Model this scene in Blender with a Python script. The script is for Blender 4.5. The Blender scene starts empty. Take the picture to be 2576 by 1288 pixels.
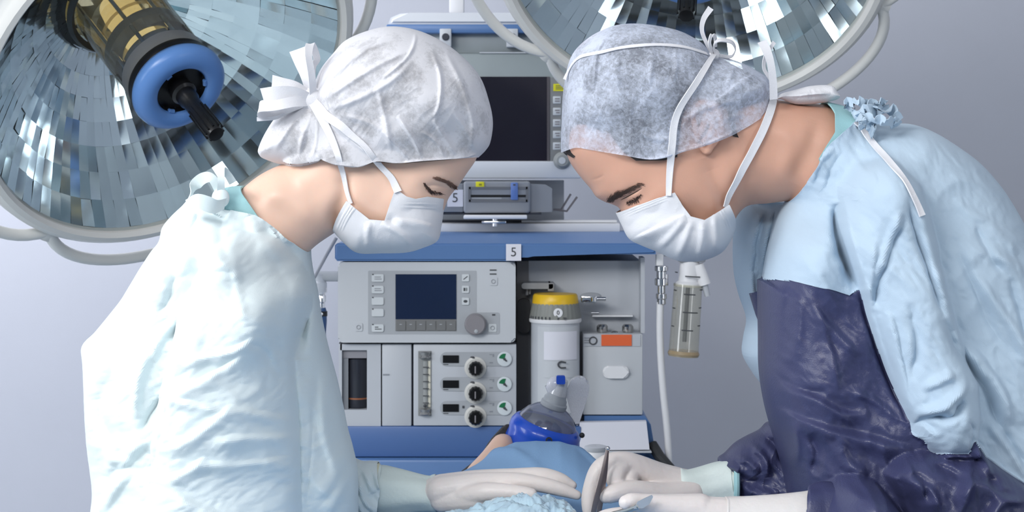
import bpy, bmesh, math, random
import numpy as np
from mathutils import Vector, Matrix, noise
from mathutils.bvhtree import BVHTree
from mathutils.geometry import delaunay_2d_cdt

random.seed(5)
rng = np.random.default_rng(5)
SC = bpy.context.scene
COL = SC.collection
# camera: level, 2.2 m in front of the operating table, eye height 1.45 m; focal length in pixels of the 2576 x 1288 frame
F, D, CX, HY, CZ = 4400.0, 2.2, 1288.0, 420.0, 1.45


def W(px, py, Y):
    """World point that stands at depth Y where the photograph shows (px, py)."""
    s = F / (Y + D)
    return Vector(((px - CX) / s, Y, CZ - (py - HY) / s))


def wx(px, Y): return (px - CX) * (Y + D) / F
def wz(py, Y): return CZ - (py - HY) * (Y + D) / F


def lin(h):
    if isinstance(h, (tuple, list)):
        return (h[0], h[1], h[2], 1.0)
    h = h.lstrip('#')
    c = [int(h[i:i + 2], 16) / 255 for i in (0, 2, 4)]
    c = [x / 12.92 if x <= 0.04045 else ((x + 0.055) / 1.055) ** 2.4 for x in c]
    return (c[0], c[1], c[2], 1.0)


MATS = {}


def mat(name, color, rough=0.5, metal=0.0, bump=0.0, bscale=60.0, vary=0.04, vscale=8.0, trans=0.0, coat=0.0,
        sheen=0.0, sss=0.0, spec=0.5, ior=1.45, emit=None, estr=0.0, alpha=1.0, stretch=(1, 1, 1)):
    if name in MATS:
        return MATS[name]
    m = bpy.data.materials.new(name)
    m.use_nodes = True
    nt = m.node_tree
    b = nt.nodes['Principled BSDF']
    c = lin(color)
    tc = nt.nodes.new('ShaderNodeTexCoord')
    mp = nt.nodes.new('ShaderNodeMapping')
    mp.inputs['Scale'].default_value = stretch
    nt.links.new(tc.outputs['Object'], mp.inputs['Vector'])
    if vary > 0:
        n = nt.nodes.new('ShaderNodeTexNoise')
        n.inputs['Scale'].default_value = vscale
        n.inputs['Detail'].default_value = 3
        nt.links.new(mp.outputs['Vector'], n.inputs['Vector'])
        r = nt.nodes.new('ShaderNodeMix'); r.data_type = 'RGBA'
        r.inputs['A'].default_value = tuple(max(0, x * (1 - vary)) for x in c[:3]) + (1,)
        r.inputs['B'].default_value = tuple(min(1, x * (1 + vary)) for x in c[:3]) + (1,)
        nt.links.new(n.outputs['Fac'], r.inputs['Factor'])
        nt.links.new(r.outputs['Result'], b.inputs['Base Color'])
    else:
        b.inputs['Base Color'].default_value = c
    b.inputs['Roughness'].default_value = rough
    b.inputs['Metallic'].default_value = metal
    b.inputs['IOR'].default_value = ior
    b.inputs['Specular IOR Level'].default_value = spec
    b.inputs['Transmission Weight'].default_value = trans
    b.inputs['Coat Weight'].default_value = coat
    b.inputs['Sheen Weight'].default_value = sheen
    b.inputs['Alpha'].default_value = alpha
    if sss > 0:
        b.inputs['Subsurface Weight'].default_value = sss
        b.inputs['Subsurface Radius'].default_value = (1.0, 0.35, 0.2)
        b.inputs['Subsurface Scale'].default_value = 0.008
    if emit:
        b.inputs['Emission Color'].default_value = lin(emit)
        b.inputs['Emission Strength'].default_value = estr
    if bump > 0:
        n2 = nt.nodes.new('ShaderNodeTexNoise')
        n2.inputs['Scale'].default_value = bscale
        n2.inputs['Detail'].default_value = 5
        nt.links.new(mp.outputs['Vector'], n2.inputs['Vector'])
        bp = nt.nodes.new('ShaderNodeBump')
        bp.inputs['Strength'].default_value = bump
        bp.inputs['Distance'].default_value = 0.01
        nt.links.new(n2.outputs['Fac'], bp.inputs['Height'])
        nt.links.new(bp.outputs['Normal'], b.inputs['Normal'])
    MATS[name] = m
    return m


def clear_mat(name, tint, mixfac, rough=0.03, gloss=0.08):
    """Thin clear plastic or glass: transparent with a tint, a little body colour and a fresnel gloss."""
    if name in MATS:
        return MATS[name]
    m = bpy.data.materials.new(name); m.use_nodes = True
    nt = m.node_tree; nt.nodes.clear()
    out = nt.nodes.new('ShaderNodeOutputMaterial')
    tr = nt.nodes.new('ShaderNodeBsdfTransparent'); tr.inputs['Color'].default_value = lin(tint)
    df = nt.nodes.new('ShaderNodeBsdfDiffuse'); df.inputs['Color'].default_value = lin(tint)
    gl = nt.nodes.new('ShaderNodeBsdfGlossy'); gl.inputs['Roughness'].default_value = rough
    lw = nt.nodes.new('ShaderNodeLayerWeight'); lw.inputs['Blend'].default_value = 0.5
    fr = nt.nodes.new('ShaderNodeMath'); fr.operation = 'POWER'; fr.inputs[1].default_value = 4.0
    nt.links.new(lw.outputs['Facing'], fr.inputs[0])
    nz = nt.nodes.new('ShaderNodeTexNoise'); nz.inputs['Scale'].default_value = 30
    mr = nt.nodes.new('ShaderNodeMapRange'); mr.inputs['To Min'].default_value = mixfac * 0.8; mr.inputs['To Max'].default_value = mixfac * 1.2
    nt.links.new(nz.outputs['Fac'], mr.inputs['Value'])
    m1 = nt.nodes.new('ShaderNodeMixShader'); m2 = nt.nodes.new('ShaderNodeMixShader')
    nt.links.new(mr.outputs['Result'], m1.inputs['Fac'])
    nt.links.new(tr.outputs[0], m1.inputs[1]); nt.links.new(df.outputs[0], m1.inputs[2])
    ad = nt.nodes.new('ShaderNodeMath'); ad.operation = 'MULTIPLY_ADD'; ad.inputs[1].default_value = 0.7; ad.inputs[2].default_value = gloss * 0.3
    ad.use_clamp = True
    nt.links.new(fr.outputs[0], ad.inputs[0]); nt.links.new(ad.outputs[0], m2.inputs['Fac'])
    nt.links.new(m1.outputs[0], m2.inputs[1]); nt.links.new(gl.outputs[0], m2.inputs[2])
    nt.links.new(m2.outputs[0], out.inputs['Surface'])
    MATS[name] = m
    return m


# ---------------------------------------------------------------- objects
def tag(o, label=None, cat=None, group=None, kind=None):
    if label: o['label'] = label
    if cat: o['category'] = cat
    if group: o['group'] = group
    if kind: o['kind'] = kind
    return o


def thing(name, label, cat, loc, group=None):
    o = bpy.data.objects.new(name, None)
    o.empty_display_size = 0.05
    COL.objects.link(o)
    o.location = loc
    return tag(o, label, cat, group)


def root_of(o):
    while o.parent is not None: o = o.parent
    return o


def link_mesh(name, me, m, parent=None, origin=None, label=None, sharp=35):
    """Vertices of me are in world coordinates; the object hangs under parent (whose root is unrotated) or gets its own origin."""
    if parent is not None:
        off = Vector(root_of(parent).location)
    else:
        off = Vector(origin) if origin is not None else Vector((0, 0, 0))
    me.transform(Matrix.Translation(-off))
    me.update()
    if sharp is not None:
        for p in me.polygons: p.use_smooth = True
        me.set_sharp_from_angle(angle=math.radians(sharp))
    for mm in (m if isinstance(m, (list, tuple)) else [m]):
        me.materials.append(mm)
    o = bpy.data.objects.new(name, me)
    COL.objects.link(o)
    if parent is not None: o.parent = parent
    else: o.location = off
    if label: o['label'] = label
    return o


def frame_from(axis):
    a = Vector(axis).normalized()
    t = Vector((0, 0, 1)) if abs(a.z) < 0.9 else Vector((1, 0, 0))
    u = a.cross(t).normalized(); v = a.cross(u).normalized()
    return u, v, a


class MB:
    """Collects shapes in world coordinates, then links them as one mesh object."""
    def __init__(s): s.bm = bmesh.new()

    def box(s, lo, hi, bev=0.0, seg=2, R=None, c=None):
        lo, hi = Vector(lo), Vector(hi)
        r = bmesh.ops.create_cube(s.bm, size=1.0)
        vs = r['verts']
        for v in vs:
            v.co = Vector(((lo.x + hi.x) / 2 + v.co.x * (hi.x - lo.x), (lo.y + hi.y) / 2 + v.co.y * (hi.y - lo.y), (lo.z + hi.z) / 2 + v.co.z * (hi.z - lo.z)))
        if bev > 0:
            es = list({e for v in vs for e in v.link_edges})
            rr = bmesh.ops.bevel(s.bm, geom=es, offset=min(bev, 0.49 * min(abs(hi[i] - lo[i]) for i in range(3))), segments=seg, profile=0.5, affect='EDGES', clamp_overlap=True)
            vs = list({v for f in rr['faces'] for v in f.verts} | {v for v in vs if v.is_valid})
        if R is not None:
            c = Vector(c) if c is not None else (lo + hi) / 2
            bmesh.ops.rotate(s.bm, verts=vs, cent=c, matrix=R)
        return s

    def pbox(s, x0, y0, x1, y1, Y0, Y1, bev=0.0, seg=2, **k):
        """Box whose front face, at depth Y0, covers the photo rectangle; it runs back to depth Y1."""
        a, b = W(x0, y1, Y0), W(x1, y0, Y0)
        return s.box((a.x, Y0, a.z), (b.x, Y1, b.z), bev, seg, **k)

    def lathe(s, prof, org, axis, n=40, cap=True, a0=0, a1=360):
        """prof: (radius, height along axis)."""
        u, v, a = frame_from(axis); org = Vector(org)
        full = abs(a1 - a0) >= 360
        rings = []
        for (r, h) in prof:
            ring = []
            for k in range(n if full else n + 1):
                t = math.radians(a0 + (a1 - a0) * k / n)
                ring.append(s.bm.verts.new(org + a * h + (u * math.cos(t) + v * math.sin(t)) * max(r, 1e-5)))
            rings.append(ring)
        m = n if full else n
        for i in range(len(rings) - 1):
            for k in range(m):
                k2 = (k + 1) % n if full else k + 1
                s.bm.faces.new((rings[i][k], rings[i][k2], rings[i + 1][k2], rings[i + 1][k]))
        if cap and full:
            s.bm.faces.new(rings[0][::-1]); s.bm.faces.new(rings[-1])
        return s

    def cyl(s, p0, p1, r0, r1=None, n=24, bev=0.0):
        p0, p1 = Vector(p0), Vector(p1); L = (p1 - p0).length
        r1 = r0 if r1 is None else r1
        pr = [(r0, 0), (r1, L)] if bev <= 0 else [(r0 - bev, 0), (r0, bev), (r1, L - bev), (r1 - bev, L)]
        return s.lathe(pr, p0, p1 - p0, n)

    def tube(s, pts, rad, n=12, closed=False, cap=True, flat=None, up=None):
        """Tube along pts; rad a number or a list; flat = (width ratio, height ratio) makes a ribbon-like section oriented by up (per point normals)."""
        pts = [Vector(p) for p in pts]; N = len(pts)
        rads = rad if isinstance(rad, (list, tuple)) else [rad] * N
        rings = []
        prev = None
        for i in range(N):
            if closed: t = pts[(i + 1) % N] - pts[i - 1]
            else: t = pts[min(i + 1, N - 1)] - pts[max(i - 1, 0)]
            t.normalize()
            if up is not None:
                nn = Vector(up[i]) if isinstance(up, list) else Vector(up)
                uu = nn - t * nn.dot(t); uu.normalize()
            elif prev is None:
                uu = frame_from(t)[0]
            else:
                uu = prev - t * prev.dot(t)
                if uu.length < 1e-6: uu = frame_from(t)[0]
                uu.normalize()
            prev = uu; vv = t.cross(uu)
            fw, fh = flat if flat else (1, 1)
            ring = []
            for k in range(n):
                a = 2 * math.pi * k / n
                ring.append(s.bm.verts.new(pts[i] + vv * (math.cos(a) * rads[i] * fw) + uu * (math.sin(a) * rads[i] * fh)))
            rings.append(ring)
        for i in range(N if closed else N - 1):
            A, B = rings[i], rings[(i + 1) % N]
            for k in range(n):
                s.bm.faces.new((A[k], A[(k + 1) % n], B[(k + 1) % n], B[k]))
        if cap and not closed:
            s.bm.faces.new(rings[0][::-1]); s.bm.faces.new(rings[-1])
        return s

    def prism(s, poly, ext):
        """poly: list of world points (planar), ext: extrusion vector."""
        a = [s.bm.verts.new(Vector(p)) for p in poly]
        b = [s.bm.verts.new(Vector(p) + Vector(ext)) for p in poly]
        n = len(a)
        s.bm.faces.new(a); s.bm.faces.new(b[::-1])
        for i in range(n):
            s.bm.faces.new((a[i], b[i], b[(i + 1) % n], a[(i + 1) % n]))
        return s

    def ball(s, c, r, sx=1, sy=1, sz=1, u=24, v=14):
        rr = bmesh.ops.create_uvsphere(s.bm, u_segments=u, v_segments=v, radius=r)
        for w in rr['verts']:
            w.co = Vector((w.co.x * sx, w.co.y * sy, w.co.z * sz)) + Vector(c)
        return s

    def me(s, name='m'):
        bmesh.ops.recalc_face_normals(s.bm, faces=s.bm.faces)
        me = bpy.data.meshes.new(name); s.bm.to_mesh(me); s.bm.free()
        return me

    def build(s, name, m, parent=None, origin=None, label=None, sharp=35):
        return link_mesh(name, s.me(name), m, parent, origin, label, sharp)


def rounded(x0, y0, x1, y1, r, Y, n=6):
    """Rounded rectangle in photo coordinates as world points at depth Y (counter-clockwise)."""
    P = []
    for (cx, cy, a0) in ((x1 - r, y0 + r, -90), (x1 - r, y1 - r, 0), (x0 + r, y1 - r, 90), (x0 + r, y0 + r, 180)):
        for k in range(n + 1):
            a = math.radians(a0 + 90 * k / n)
            P.append(W(cx + r * math.cos(a), cy + r * math.sin(a), Y))
    return P


def catmull(pts, n=8, closed=False):
    P = [np.array(p, float) for p in pts]; N = len(P); out = []
    rngi = range(N if closed else N - 1)
    for i in rngi:
        p1, p2 = P[i], P[(i + 1) % N]
        p0 = P[i - 1] if (closed or i > 0) else 2 * p1 - p2
        p3 = P[(i + 2) % N] if (closed or i + 2 < N) else 2 * p2 - p1
        for k in range(n):
            t = k / n
            out.append(0.5 * ((2 * p1) + (p2 - p0) * t + (2 * p0 - 5 * p1 + 4 * p2 - p3) * t * t + (3 * p1 - p0 - 3 * p2 + p3) * t ** 3))
    if not closed: out.append(P[-1])
    return out


def text_mesh(txt, size, c, m, name, parent, depth=0.0006, font_bold=False, label=None):
    """Lettering that faces the camera side (-Y), centred on c, cap height about size."""
    cu = bpy.data.curves.new(name, 'FONT'); cu.body = txt; cu.size = size * 1.4
    cu.align_x = 'CENTER'; cu.align_y = 'CENTER'; cu.extrude = depth
    if font_bold: cu.offset = size * 0.02
    tmp = bpy.data.objects.new('tmp_text', cu); COL.objects.link(tmp)
    dg = bpy.context.evaluated_depsgraph_get()
    me = bpy.data.meshes.new_from_object(tmp.evaluated_get(dg))
    bpy.data.objects.remove(tmp); bpy.data.curves.remove(cu)
    me.transform(Matrix.Translation(Vector(c)) @ Matrix.Rotation(math.radians(90), 4, 'X'))
    return link_mesh(name, me, m, parent, label=label, sharp=None)
# ---------------------------------------------------------------- camera, room, added area lights
cam = bpy.data.cameras.new('camera'); co = bpy.data.objects.new('camera', cam); COL.objects.link(co)
co.location = (0, -D, CZ); co.rotation_euler = (math.radians(90), 0, 0)
cam.sensor_width = 36.0; cam.lens = 36.0 * F / 2576.0
cam.shift_y = -(644.0 - HY) / 2576.0
cam.clip_start = 0.05
cam.dof.use_dof = True; cam.dof.focus_distance = D - 0.05; cam.dof.aperture_fstop = 20.0
SC.camera = co
SC.view_settings.view_transform = 'Standard'; SC.view_settings.look = 'None'
SC.view_settings.exposure = 0.0; SC.view_settings.gamma = 1.0
SC.cycles.use_denoising = True
SC.cycles.max_bounces = 7; SC.cycles.diffuse_bounces = 3; SC.cycles.glossy_bounces = 4
SC.cycles.transmission_bounces = 4; SC.cycles.transparent_max_bounces = 12
SC.cycles.caustics_reflective = False; SC.cycles.caustics_refractive = False
SC.cycles.sample_clamp_indirect = 4.0

w = bpy.data.worlds.new('World'); SC.world = w; w.use_nodes = True
w.node_tree.nodes['Background'].inputs['Color'].default_value = (0.75, 0.82, 1.0, 1)
w.node_tree.nodes['Background'].inputs['Strength'].default_value = 0.3

m_wall = mat('wall_paint', (0.47, 0.492, 0.56), 0.55, bump=0.03, bscale=220, vary=0.02)
m_ceil = mat('ceiling_paint', (0.75, 0.76, 0.78), 0.8, vary=0.02)
m_floor = mat('floor_vinyl', (0.42, 0.48, 0.52), 0.35, vary=0.06, vscale=3)
m_dark = mat('dark_cabinet', (0.05, 0.07, 0.10), 0.4)
XL, XR, YB, YF, ZC = -2.6, 2.6, 2.75, -4.2, 3.0
T = 0.1


def struct(name, lo, hi, m):
    o = MB().box(lo, hi).build(name, m, origin=((lo[0] + hi[0]) / 2, (lo[1] + hi[1]) / 2, lo[2]))
    o['kind'] = 'structure'; return o


struct('floor', (XL - T, YF - T, -T), (XR + T, YB + T, 0), m_floor)
struct('ceiling', (XL - T, YF - T, ZC), (XR + T, YB + T, ZC + T), m_ceil)
struct('wall_back', (XL, YB, 0), (XR, YB + T, ZC), m_wall)
struct('wall_left', (XL - T, YF, 0), (XL, YB, ZC), m_wall)
struct('wall_right', (XR, YF, 0), (XR + T, YB, ZC), m_wall)
struct('wall_front', (XL, YF - T, 0), (XR, YF, ZC), mat('front_wall_paint', (0.42, 0.50, 0.55), 0.6))


def area(name, loc, target, sx, sy, power, color=(1, 1, 1)):
    l = bpy.data.lights.new(name, 'AREA'); l.shape = 'RECTANGLE'; l.size = sx; l.size_y = sy
    l.energy = power; l.color = color
    o = bpy.data.objects.new(name, l); COL.objects.link(o); o.location = loc
    d = Vector(target) - Vector(loc)
    o.rotation_euler = d.to_track_quat('-Z', 'Y').to_euler()
    return o


area('added_left_light', (XL + 0.06, -0.6, 1.75), (0.6, 0.0, 1.2), 1.5, 1.5, 48, (0.93, 0.97, 1.0))  # unseen area light added at left; the wall has no window
area('added_key_light', (-1.5, -2.0, 2.75), (-0.35, 0.1, 1.1), 1.2, 0.8, 59, (1.0, 0.99, 0.97))  # unseen key light added at upper left, without a fixture
area('added_right_light', (XR - 0.06, -1.6, 1.55), (0.2, 0.2, 1.2), 0.9, 1.4, 17, (0.96, 0.98, 1.0))  # added at right to put white reflections into the lamp mirrors
area('added_wall_washer', (-1.75, 1.9, 2.7), (-1.25, 2.75, 0.9), 1.2, 0.3, 31, (0.97, 0.96, 1.0))  # added washer that brightens the left of the back wall
area('added_wall_washer', (1.1, 1.7, 2.75), (0.9, 2.75, 0.9), 1.4, 0.3, 6, (0.93, 0.96, 1.0))  # weaker added washer for the right of the back wall
area('added_rear_light', (XL + 0.06, 1.5, 1.5), (-1.0, 2.75, 1.0), 0.9, 1.3, 20, (0.95, 0.97, 1.0))  # added light aimed at the back wall, no window behind it
area('added_front_fill', (-0.2, -3.4, 2.9), (0.1, 0.2, 1.0), 1.6, 0.5, 34, (1.0, 1.0, 1.0))  # unseen fill light added behind the camera
# ---------------------------------------------------------------- two surgical dome lamps
m_rim = mat('lamp_rim_plastic', (0.74, 0.745, 0.73), 0.32, vary=0.02)
m_mirror = mat('lamp_mirror', (0.80, 0.87, 0.91), 0.09, 1.0, vary=0.06, vscale=14)
m_lblue = mat('lamp_blue_plastic', (0.12, 0.27, 0.62), 0.30, vary=0.02)
m_black = mat('black_plastic', (0.006, 0.006, 0.007), 0.28, vary=0.1)
m_brass = mat('amber_filter', (0.90, 0.66, 0.30), 0.25, 0.15, vary=0.25, vscale=26)
m_steel = mat('brushed_steel', (0.55, 0.54, 0.52), 0.22, 1.0, vary=0.06)
m_taupe = mat('lamp_collar_metal', (0.42, 0.39, 0.38), 0.35, 0.4, vary=0.05)
m_glass = clear_mat('lamp_cover_glass', (0.93, 0.97, 0.97), 0.015, 0.02, 0.1)
m_tubeglass = clear_mat('lamp_tube_glass', (0.97, 0.95, 0.86), 0.06, 0.03, 0.3)


def surgical_lamp(label, c, R, n, e1s, br0):
    c = Vector(c); n = Vector(n).normalized()
    e1 = n.cross(c - Vector((0, -D, CZ))).normalized()
    if e1.dot(Vector(e1s)) < 0: e1.negate()
    e2 = n.cross(e1)
    if e2.z > 0: e2.negate()
    t = thing('surgical_lamp', label, 'surgical lamp', c, 'surgical lamps over the table')

    def P(r, phi, h): return c + e1 * (r * math.cos(phi)) + e2 * (r * math.sin(phi)) + n * h

    def ring(prof, name, m, parent=t, seg=96, cap=False, sharp=35):
        mb = MB(); rows = []
        for (r, h) in prof:
            rows.append([mb.bm.verts.new(P(r, 2 * math.pi * k / seg, h)) for k in range(seg)])
        for i in range(len(rows) - 1):
            for k in range(seg):
                mb.bm.faces.new((rows[i][k], rows[i][(k + 1) % seg], rows[i + 1][(k + 1) % seg], rows[i + 1][k]))
        if cap:
            mb.bm.faces.new(rows[0]); mb.bm.faces.new(rows[-1][::-1])
        return mb.build(name, m, parent, sharp=sharp)

    dep = 0.25
    hof = lambda r: -0.006 - dep * (1 - (r / R) ** 2.0)
    # housing shell behind the mirror, with the rolled rim as its front edge
    prof = [(R * 0.995, -0.008), (R * 1.0, 0.004), (R * 1.02, 0.011), (R * 1.05, 0.010), (R * 1.08, 0.0), (R * 1.095, -0.018), (R * 1.09, -0.035)]
    ring(prof, 'rim', m_rim)
    prof = [(R * 1.09, -0.035)] + [(R * 1.085 * math.sin(a) ** 0.8, -0.035 - 0.30 * math.cos(a)) for a in np.linspace(math.pi / 2 * 0.97, 0.12, 12)]
    ring(prof, 'housing', m_rim)
    # faceted mirror: every facet is a small flat mirror set at its own slight tilt
    mb = MB(); nc = 84
    rr = [R * x for x in (0.20, 0.31, 0.42, 0.52, 0.62, 0.715, 0.81, 0.905, 0.995)]
    rnd = random.Random(int(br0 * 100) + 3)
    coltilt = [rnd.gauss(0, 0.035) for _ in range(nc)]
    for i in range(len(rr) - 1):
        rowtilt = rnd.gauss(0, 0.02)
        for k in range(nc):
            p0, p1 = 2 * math.pi * k / nc, 2 * math.pi * (k + 1) / nc
            q = [P(rr[i], p0, hof(rr[i])), P(rr[i], p1, hof(rr[i])), P(rr[i + 1], p1, hof(rr[i + 1])), P(rr[i + 1], p0, hof(rr[i + 1]))]
            cc = sum(q, Vector()) / 4
            er = (q[3] - q[0]).normalized(); et = (q[1] - q[0]).normalized()
            ta = coltilt[k] * 0.8 + rnd.gauss(0, 0.02); tb = rowtilt + rnd.gauss(0, 0.018) + 0.4 * coltilt[(k * 3) % nc]
            Rm = Matrix.Rotation(ta, 3, er) @ Matrix.Rotation(tb, 3, et)
            mb.bm.faces.new([mb.bm.verts.new(cc + Rm @ (v - cc)) for v in q])
    # dark backing that closes the hairline gaps between the facets
    mir = mb.build('mirror_facets', m_mirror, t, sharp=None)
    for p in mir.data.polygons: p.use_smooth = False
    ring([(rr[0] * 0.9, hof(rr[0]) - 0.012)] + [(r * 1.0, hof(r) - 0.012) for r in rr[1:-1]] + [(R * 1.0, -0.012)], 'mirror_backing', mat('mirror_backing_grey', (0.12, 0.16, 0.18), 0.5), t)
    # centre: amber filter column in a clear tube, steel collars, blue hub, black handle
    ring([(0.088, -0.235), (0.094, -0.222), (0.088, -0.212), (0.080, -0.222)], 'tube_seat', m_black, seg=48)
    prof = [(0.076, -0.25), (0.076, -0.06)]
    ring(prof, 'glass_tube', m_tubeglass, seg=48)
    f = ring([(0.066, -0.25), (0.067, -0.185), (0.058, -0.180), (0.058, -0.145), (0.068, -0.141), (0.068, -0.115), (0.052, -0.11), (0.052, -0.05)], 'amber_filter_column', clear_mat('amber_glass', (0.97, 0.86, 0.56), 0.45, 0.08, 0.4), seg=24, sharp=20)
    ring([(0.004, -0.235), (0.030, -0.23), (0.034, -0.20), (0.030, -0.12), (0.012, -0.10), (0.004, -0.095)], 'glow_core', mat('added_warm_glow', (0.9, 0.8, 0.6), 0.4, emit=(1.0, 0.85, 0.55), estr=1.1), seg=24)  # glowing core added to brighten the amber column
    for k in range(8):
        ph = 2 * math.pi * k / 8
        mb = MB(); mb.tube([P(0.071, ph, -0.24), P(0.071, ph, -0.03)], 0.0035, 8)
        mb.build('filter_rod', m_steel, t)
    ring([(0.05, -0.105), (0.0755, -0.105), (0.0755, -0.086), (0.05, -0.086)], 'collar', m_taupe, seg=64)
    ring([(0.05, -0.055), (0.066, -0.055), (0.066, -0.02), (0.05, -0.02)], 'collar', m_steel, seg=64)
    ring([(0.05, -0.032), (0.0765, -0.032), (0.0765, -0.004), (0.05, -0.004)], 'collar', m_taupe, seg=64)
    ring([(0.05, -0.004), (0.078, -0.004), (0.080, 0.004), (0.078, 0.012), (0.05, 0.012)], 'gasket', m_black, seg=64)
    hub = ring([(0.044, 0.010), (0.070, 0.010), (0.079, 0.013), (0.083, 0.022), (0.0815, 0.032), (0.074, 0.040), (0.062, 0.044), (0.048, 0.043), (0.0445, 0.038), (0.044, 0.024)], 'hub', m_lblue, seg=72, sharp=60)
    ring([(0.044, 0.036), (0.044, 0.024), (0.020, 0.022), (0.020, 0.034), (0.016, 0.040)], 'hub_socket', m_black, seg=48)
    for k in range(3):
        ph = 2 * math.pi * k / 3 + 0.6
        MB().tube([P(0.043, ph - 0.12, 0.036), P(0.043, ph, 0.036), P(0.043, ph + 0.12, 0.036)], 0.004, 8).build('hub_catch', m_lblue, hub)
    prof = [(0.020, 0.030), (0.022, 0.046), (0.0175, 0.050), (0.0175, 0.066), (0.0145, 0.072), (0.0145, 0.09), (0.0155, 0.12), (0.0155, 0.156), (0.013, 0.165), (0.006, 0.166)]
    hd = ring(prof, 'handle', m_black, seg=32, cap=True)
    mb = MB()
    for k in range(10):
        ph = 2 * math.pi * k / 10
        mb.tube([P(0.0155, ph, 0.095), P(0.0157, ph, 0.160)], 0.0018, 6)
    mb.build('handle_rib', m_black, hd)
    # cover glass
    ring([(0.070, 0.0), (R * 0.5, 0.0015), (R * 0.997, 0.0)], 'cover_glass', m_glass)
    # three bowed grip rails between their brackets
    for j in range(3):
        a0 = math.radians(br0 + 120 * j); pts = []
        for d in np.linspace(0, 120, 49):
            e = min(d, 120 - d)
            r = 1.08 + 0.17 * (1 - math.exp(-e / 9.5))
            pts.append(P(R * r, a0 + math.radians(d), -0.014))
        mb = MB(); mb.tube(pts, 0.0105, 14); mb.build('grip_rail', m_rim, t)
    for j in range(3):
        a0 = math.radians(br0 + 120 * j)
        mb = MB(); mb.tube([P(R * 1.03, a0, -0.014), P(R * 1.135, a0, -0.014)], [0.028, 0.017], 14, flat=(1, 0.5), up=n)
        mb.build('rail_bracket', m_rim, t)
    # suspension arm up to the ceiling
    top = P(0, 0, -0.30)
    mb = MB(); mb.tube([P(0, 0, -0.20), top, top + Vector((0, 0.12, 0.2)), Vector((top.x, top.y + 0.14, 2.98))], 0.03, 16)
    mb.build('suspension_arm', m_rim, t)
    return t


lampL = surgical_lamp('round mirrored surgical lamp with amber centre behind the woman', (-0.573, 0.75, 1.5995), 0.3245, (0.552, -0.595, -0.585), (-0.828, 0, -0.561), 20.8)
lampR = surgical_lamp('mirrored surgical lamp cut by the top of the frame above the man', (0.3206, 0.95, 1.8268), 0.3355, (-0.111, -0.709, -0.696), (-1, 0, 0), 45.0)
# ---------------------------------------------------------------- anaesthesia workstation
m_case = mat('case_light_grey', (0.52, 0.55, 0.60), 0.38, vary=0.02)
m_case2 = mat('case_pale', (0.56, 0.59, 0.63), 0.4, vary=0.02)
m_blue = mat('case_blue', (0.09, 0.19, 0.41), 0.38, vary=0.03)
m_deep = mat('case_blue_deep', (0.07, 0.145, 0.35), 0.42, vary=0.03)
m_grey = mat('panel_grey', (0.40, 0.425, 0.46), 0.45, vary=0.02)
m_mid = mat('module_grey', (0.27, 0.29, 0.325), 0.42, vary=0.02)
m_seam = mat('seam_dark', (0.03, 0.035, 0.05), 0.6)
m_white = mat('white_plastic', (0.82, 0.83, 0.86), 0.4, vary=0.02)
m_screen = mat('screen_glass', (0.008, 0.018, 0.055), 0.14, vary=0.1)
m_screen2 = mat('monitor_glass', (0.014, 0.012, 0.022), 0.12, vary=0.15, vscale=5)
m_btn = mat('button_white', (0.62, 0.66, 0.69), 0.45, vary=0.02)
m_ink = mat('ink_grey', (0.06, 0.065, 0.075), 0.6)
m_knobg = mat('knob_grey', (0.25, 0.24, 0.26), 0.4, vary=0.03)
m_orange = mat('orange_label', (0.78, 0.14, 0.045), 0.5, vary=0.03)
m_yellow = mat('yellow_plastic', (0.80, 0.50, 0.02), 0.35, vary=0.03)
m_ytag = mat('yellow_label', (0.78, 0.75, 0.02), 0.5, vary=0.03)
m_chrome = mat('chrome', (0.75, 0.75, 0.76), 0.12, 1.0, vary=0.04)
m_green = mat('gauge_green', (0.005, 0.16, 0.06), 0.5)
m_gauge = mat('gauge_face', (0.66, 0.72, 0.76), 0.35, vary=0.02)
m_paper = mat('paper', (0.74, 0.75, 0.83), 0.7, vary=0.01)
m_rubber = mat('rubber_dark', (0.03, 0.032, 0.035), 0.6)

Ym = 1.30
am = thing('anaesthesia_workstation', 'blue and grey anaesthesia workstation with small screen, dials and gauges behind the patient', 'medical machine', (0.0, 1.7, 0.0))


def plate(name, x0, y0, x1, y1, Y, th, m, parent=am, r=0, bev=0.0, label=None):
    """Flat panel whose front stands at depth Y over the photo rectangle, th thick (backwards)."""
    if r > 0:
        mb = MB().prism(rounded(x0, y0, x1, y1, r, Y), (0, th, 0))
        if bev > 0:
            bmesh.ops.bevel(mb.bm, geom=[e for e in mb.bm.edges if all(abs(v.co.y - Y) < 1e-6 for v in e.verts)], offset=bev, segments=2, affect='EDGES')
    else:
        mb = MB().pbox(x0, y0, x1, y1, Y, Y + th, bev)
    return mb.build(name, m, parent, label=label)


# body behind everything
MB().pbox(852, 656, 1616, 1075, Ym + 0.10, 2.25, 0.004).build('cabinet_body', m_case, am)
# blue work shelf: front apron with its step, and the flat top
prof = [(842, 617), (848, 612), (1640, 612), (1650, 622), (1650, 640), (1340, 640), (1326, 643), (1312, 652), (1300, 657), (848, 657), (842, 650)]
mb = MB(); mb.prism([W(x, y, Ym - 0.03) for x, y in prof], (0, 0.70, 0))
bmesh.ops.bevel(mb.bm, geom=[e for e in mb.bm.edges if all(abs(v.co.y - (Ym - 0.03)) < 1e-6 for v in e.verts)], offset=0.004, segments=3, affect='EDGES')
shelf = mb.build('work_shelf', m_blue, am)
zs = wz(612, Ym - 0.03)
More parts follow.
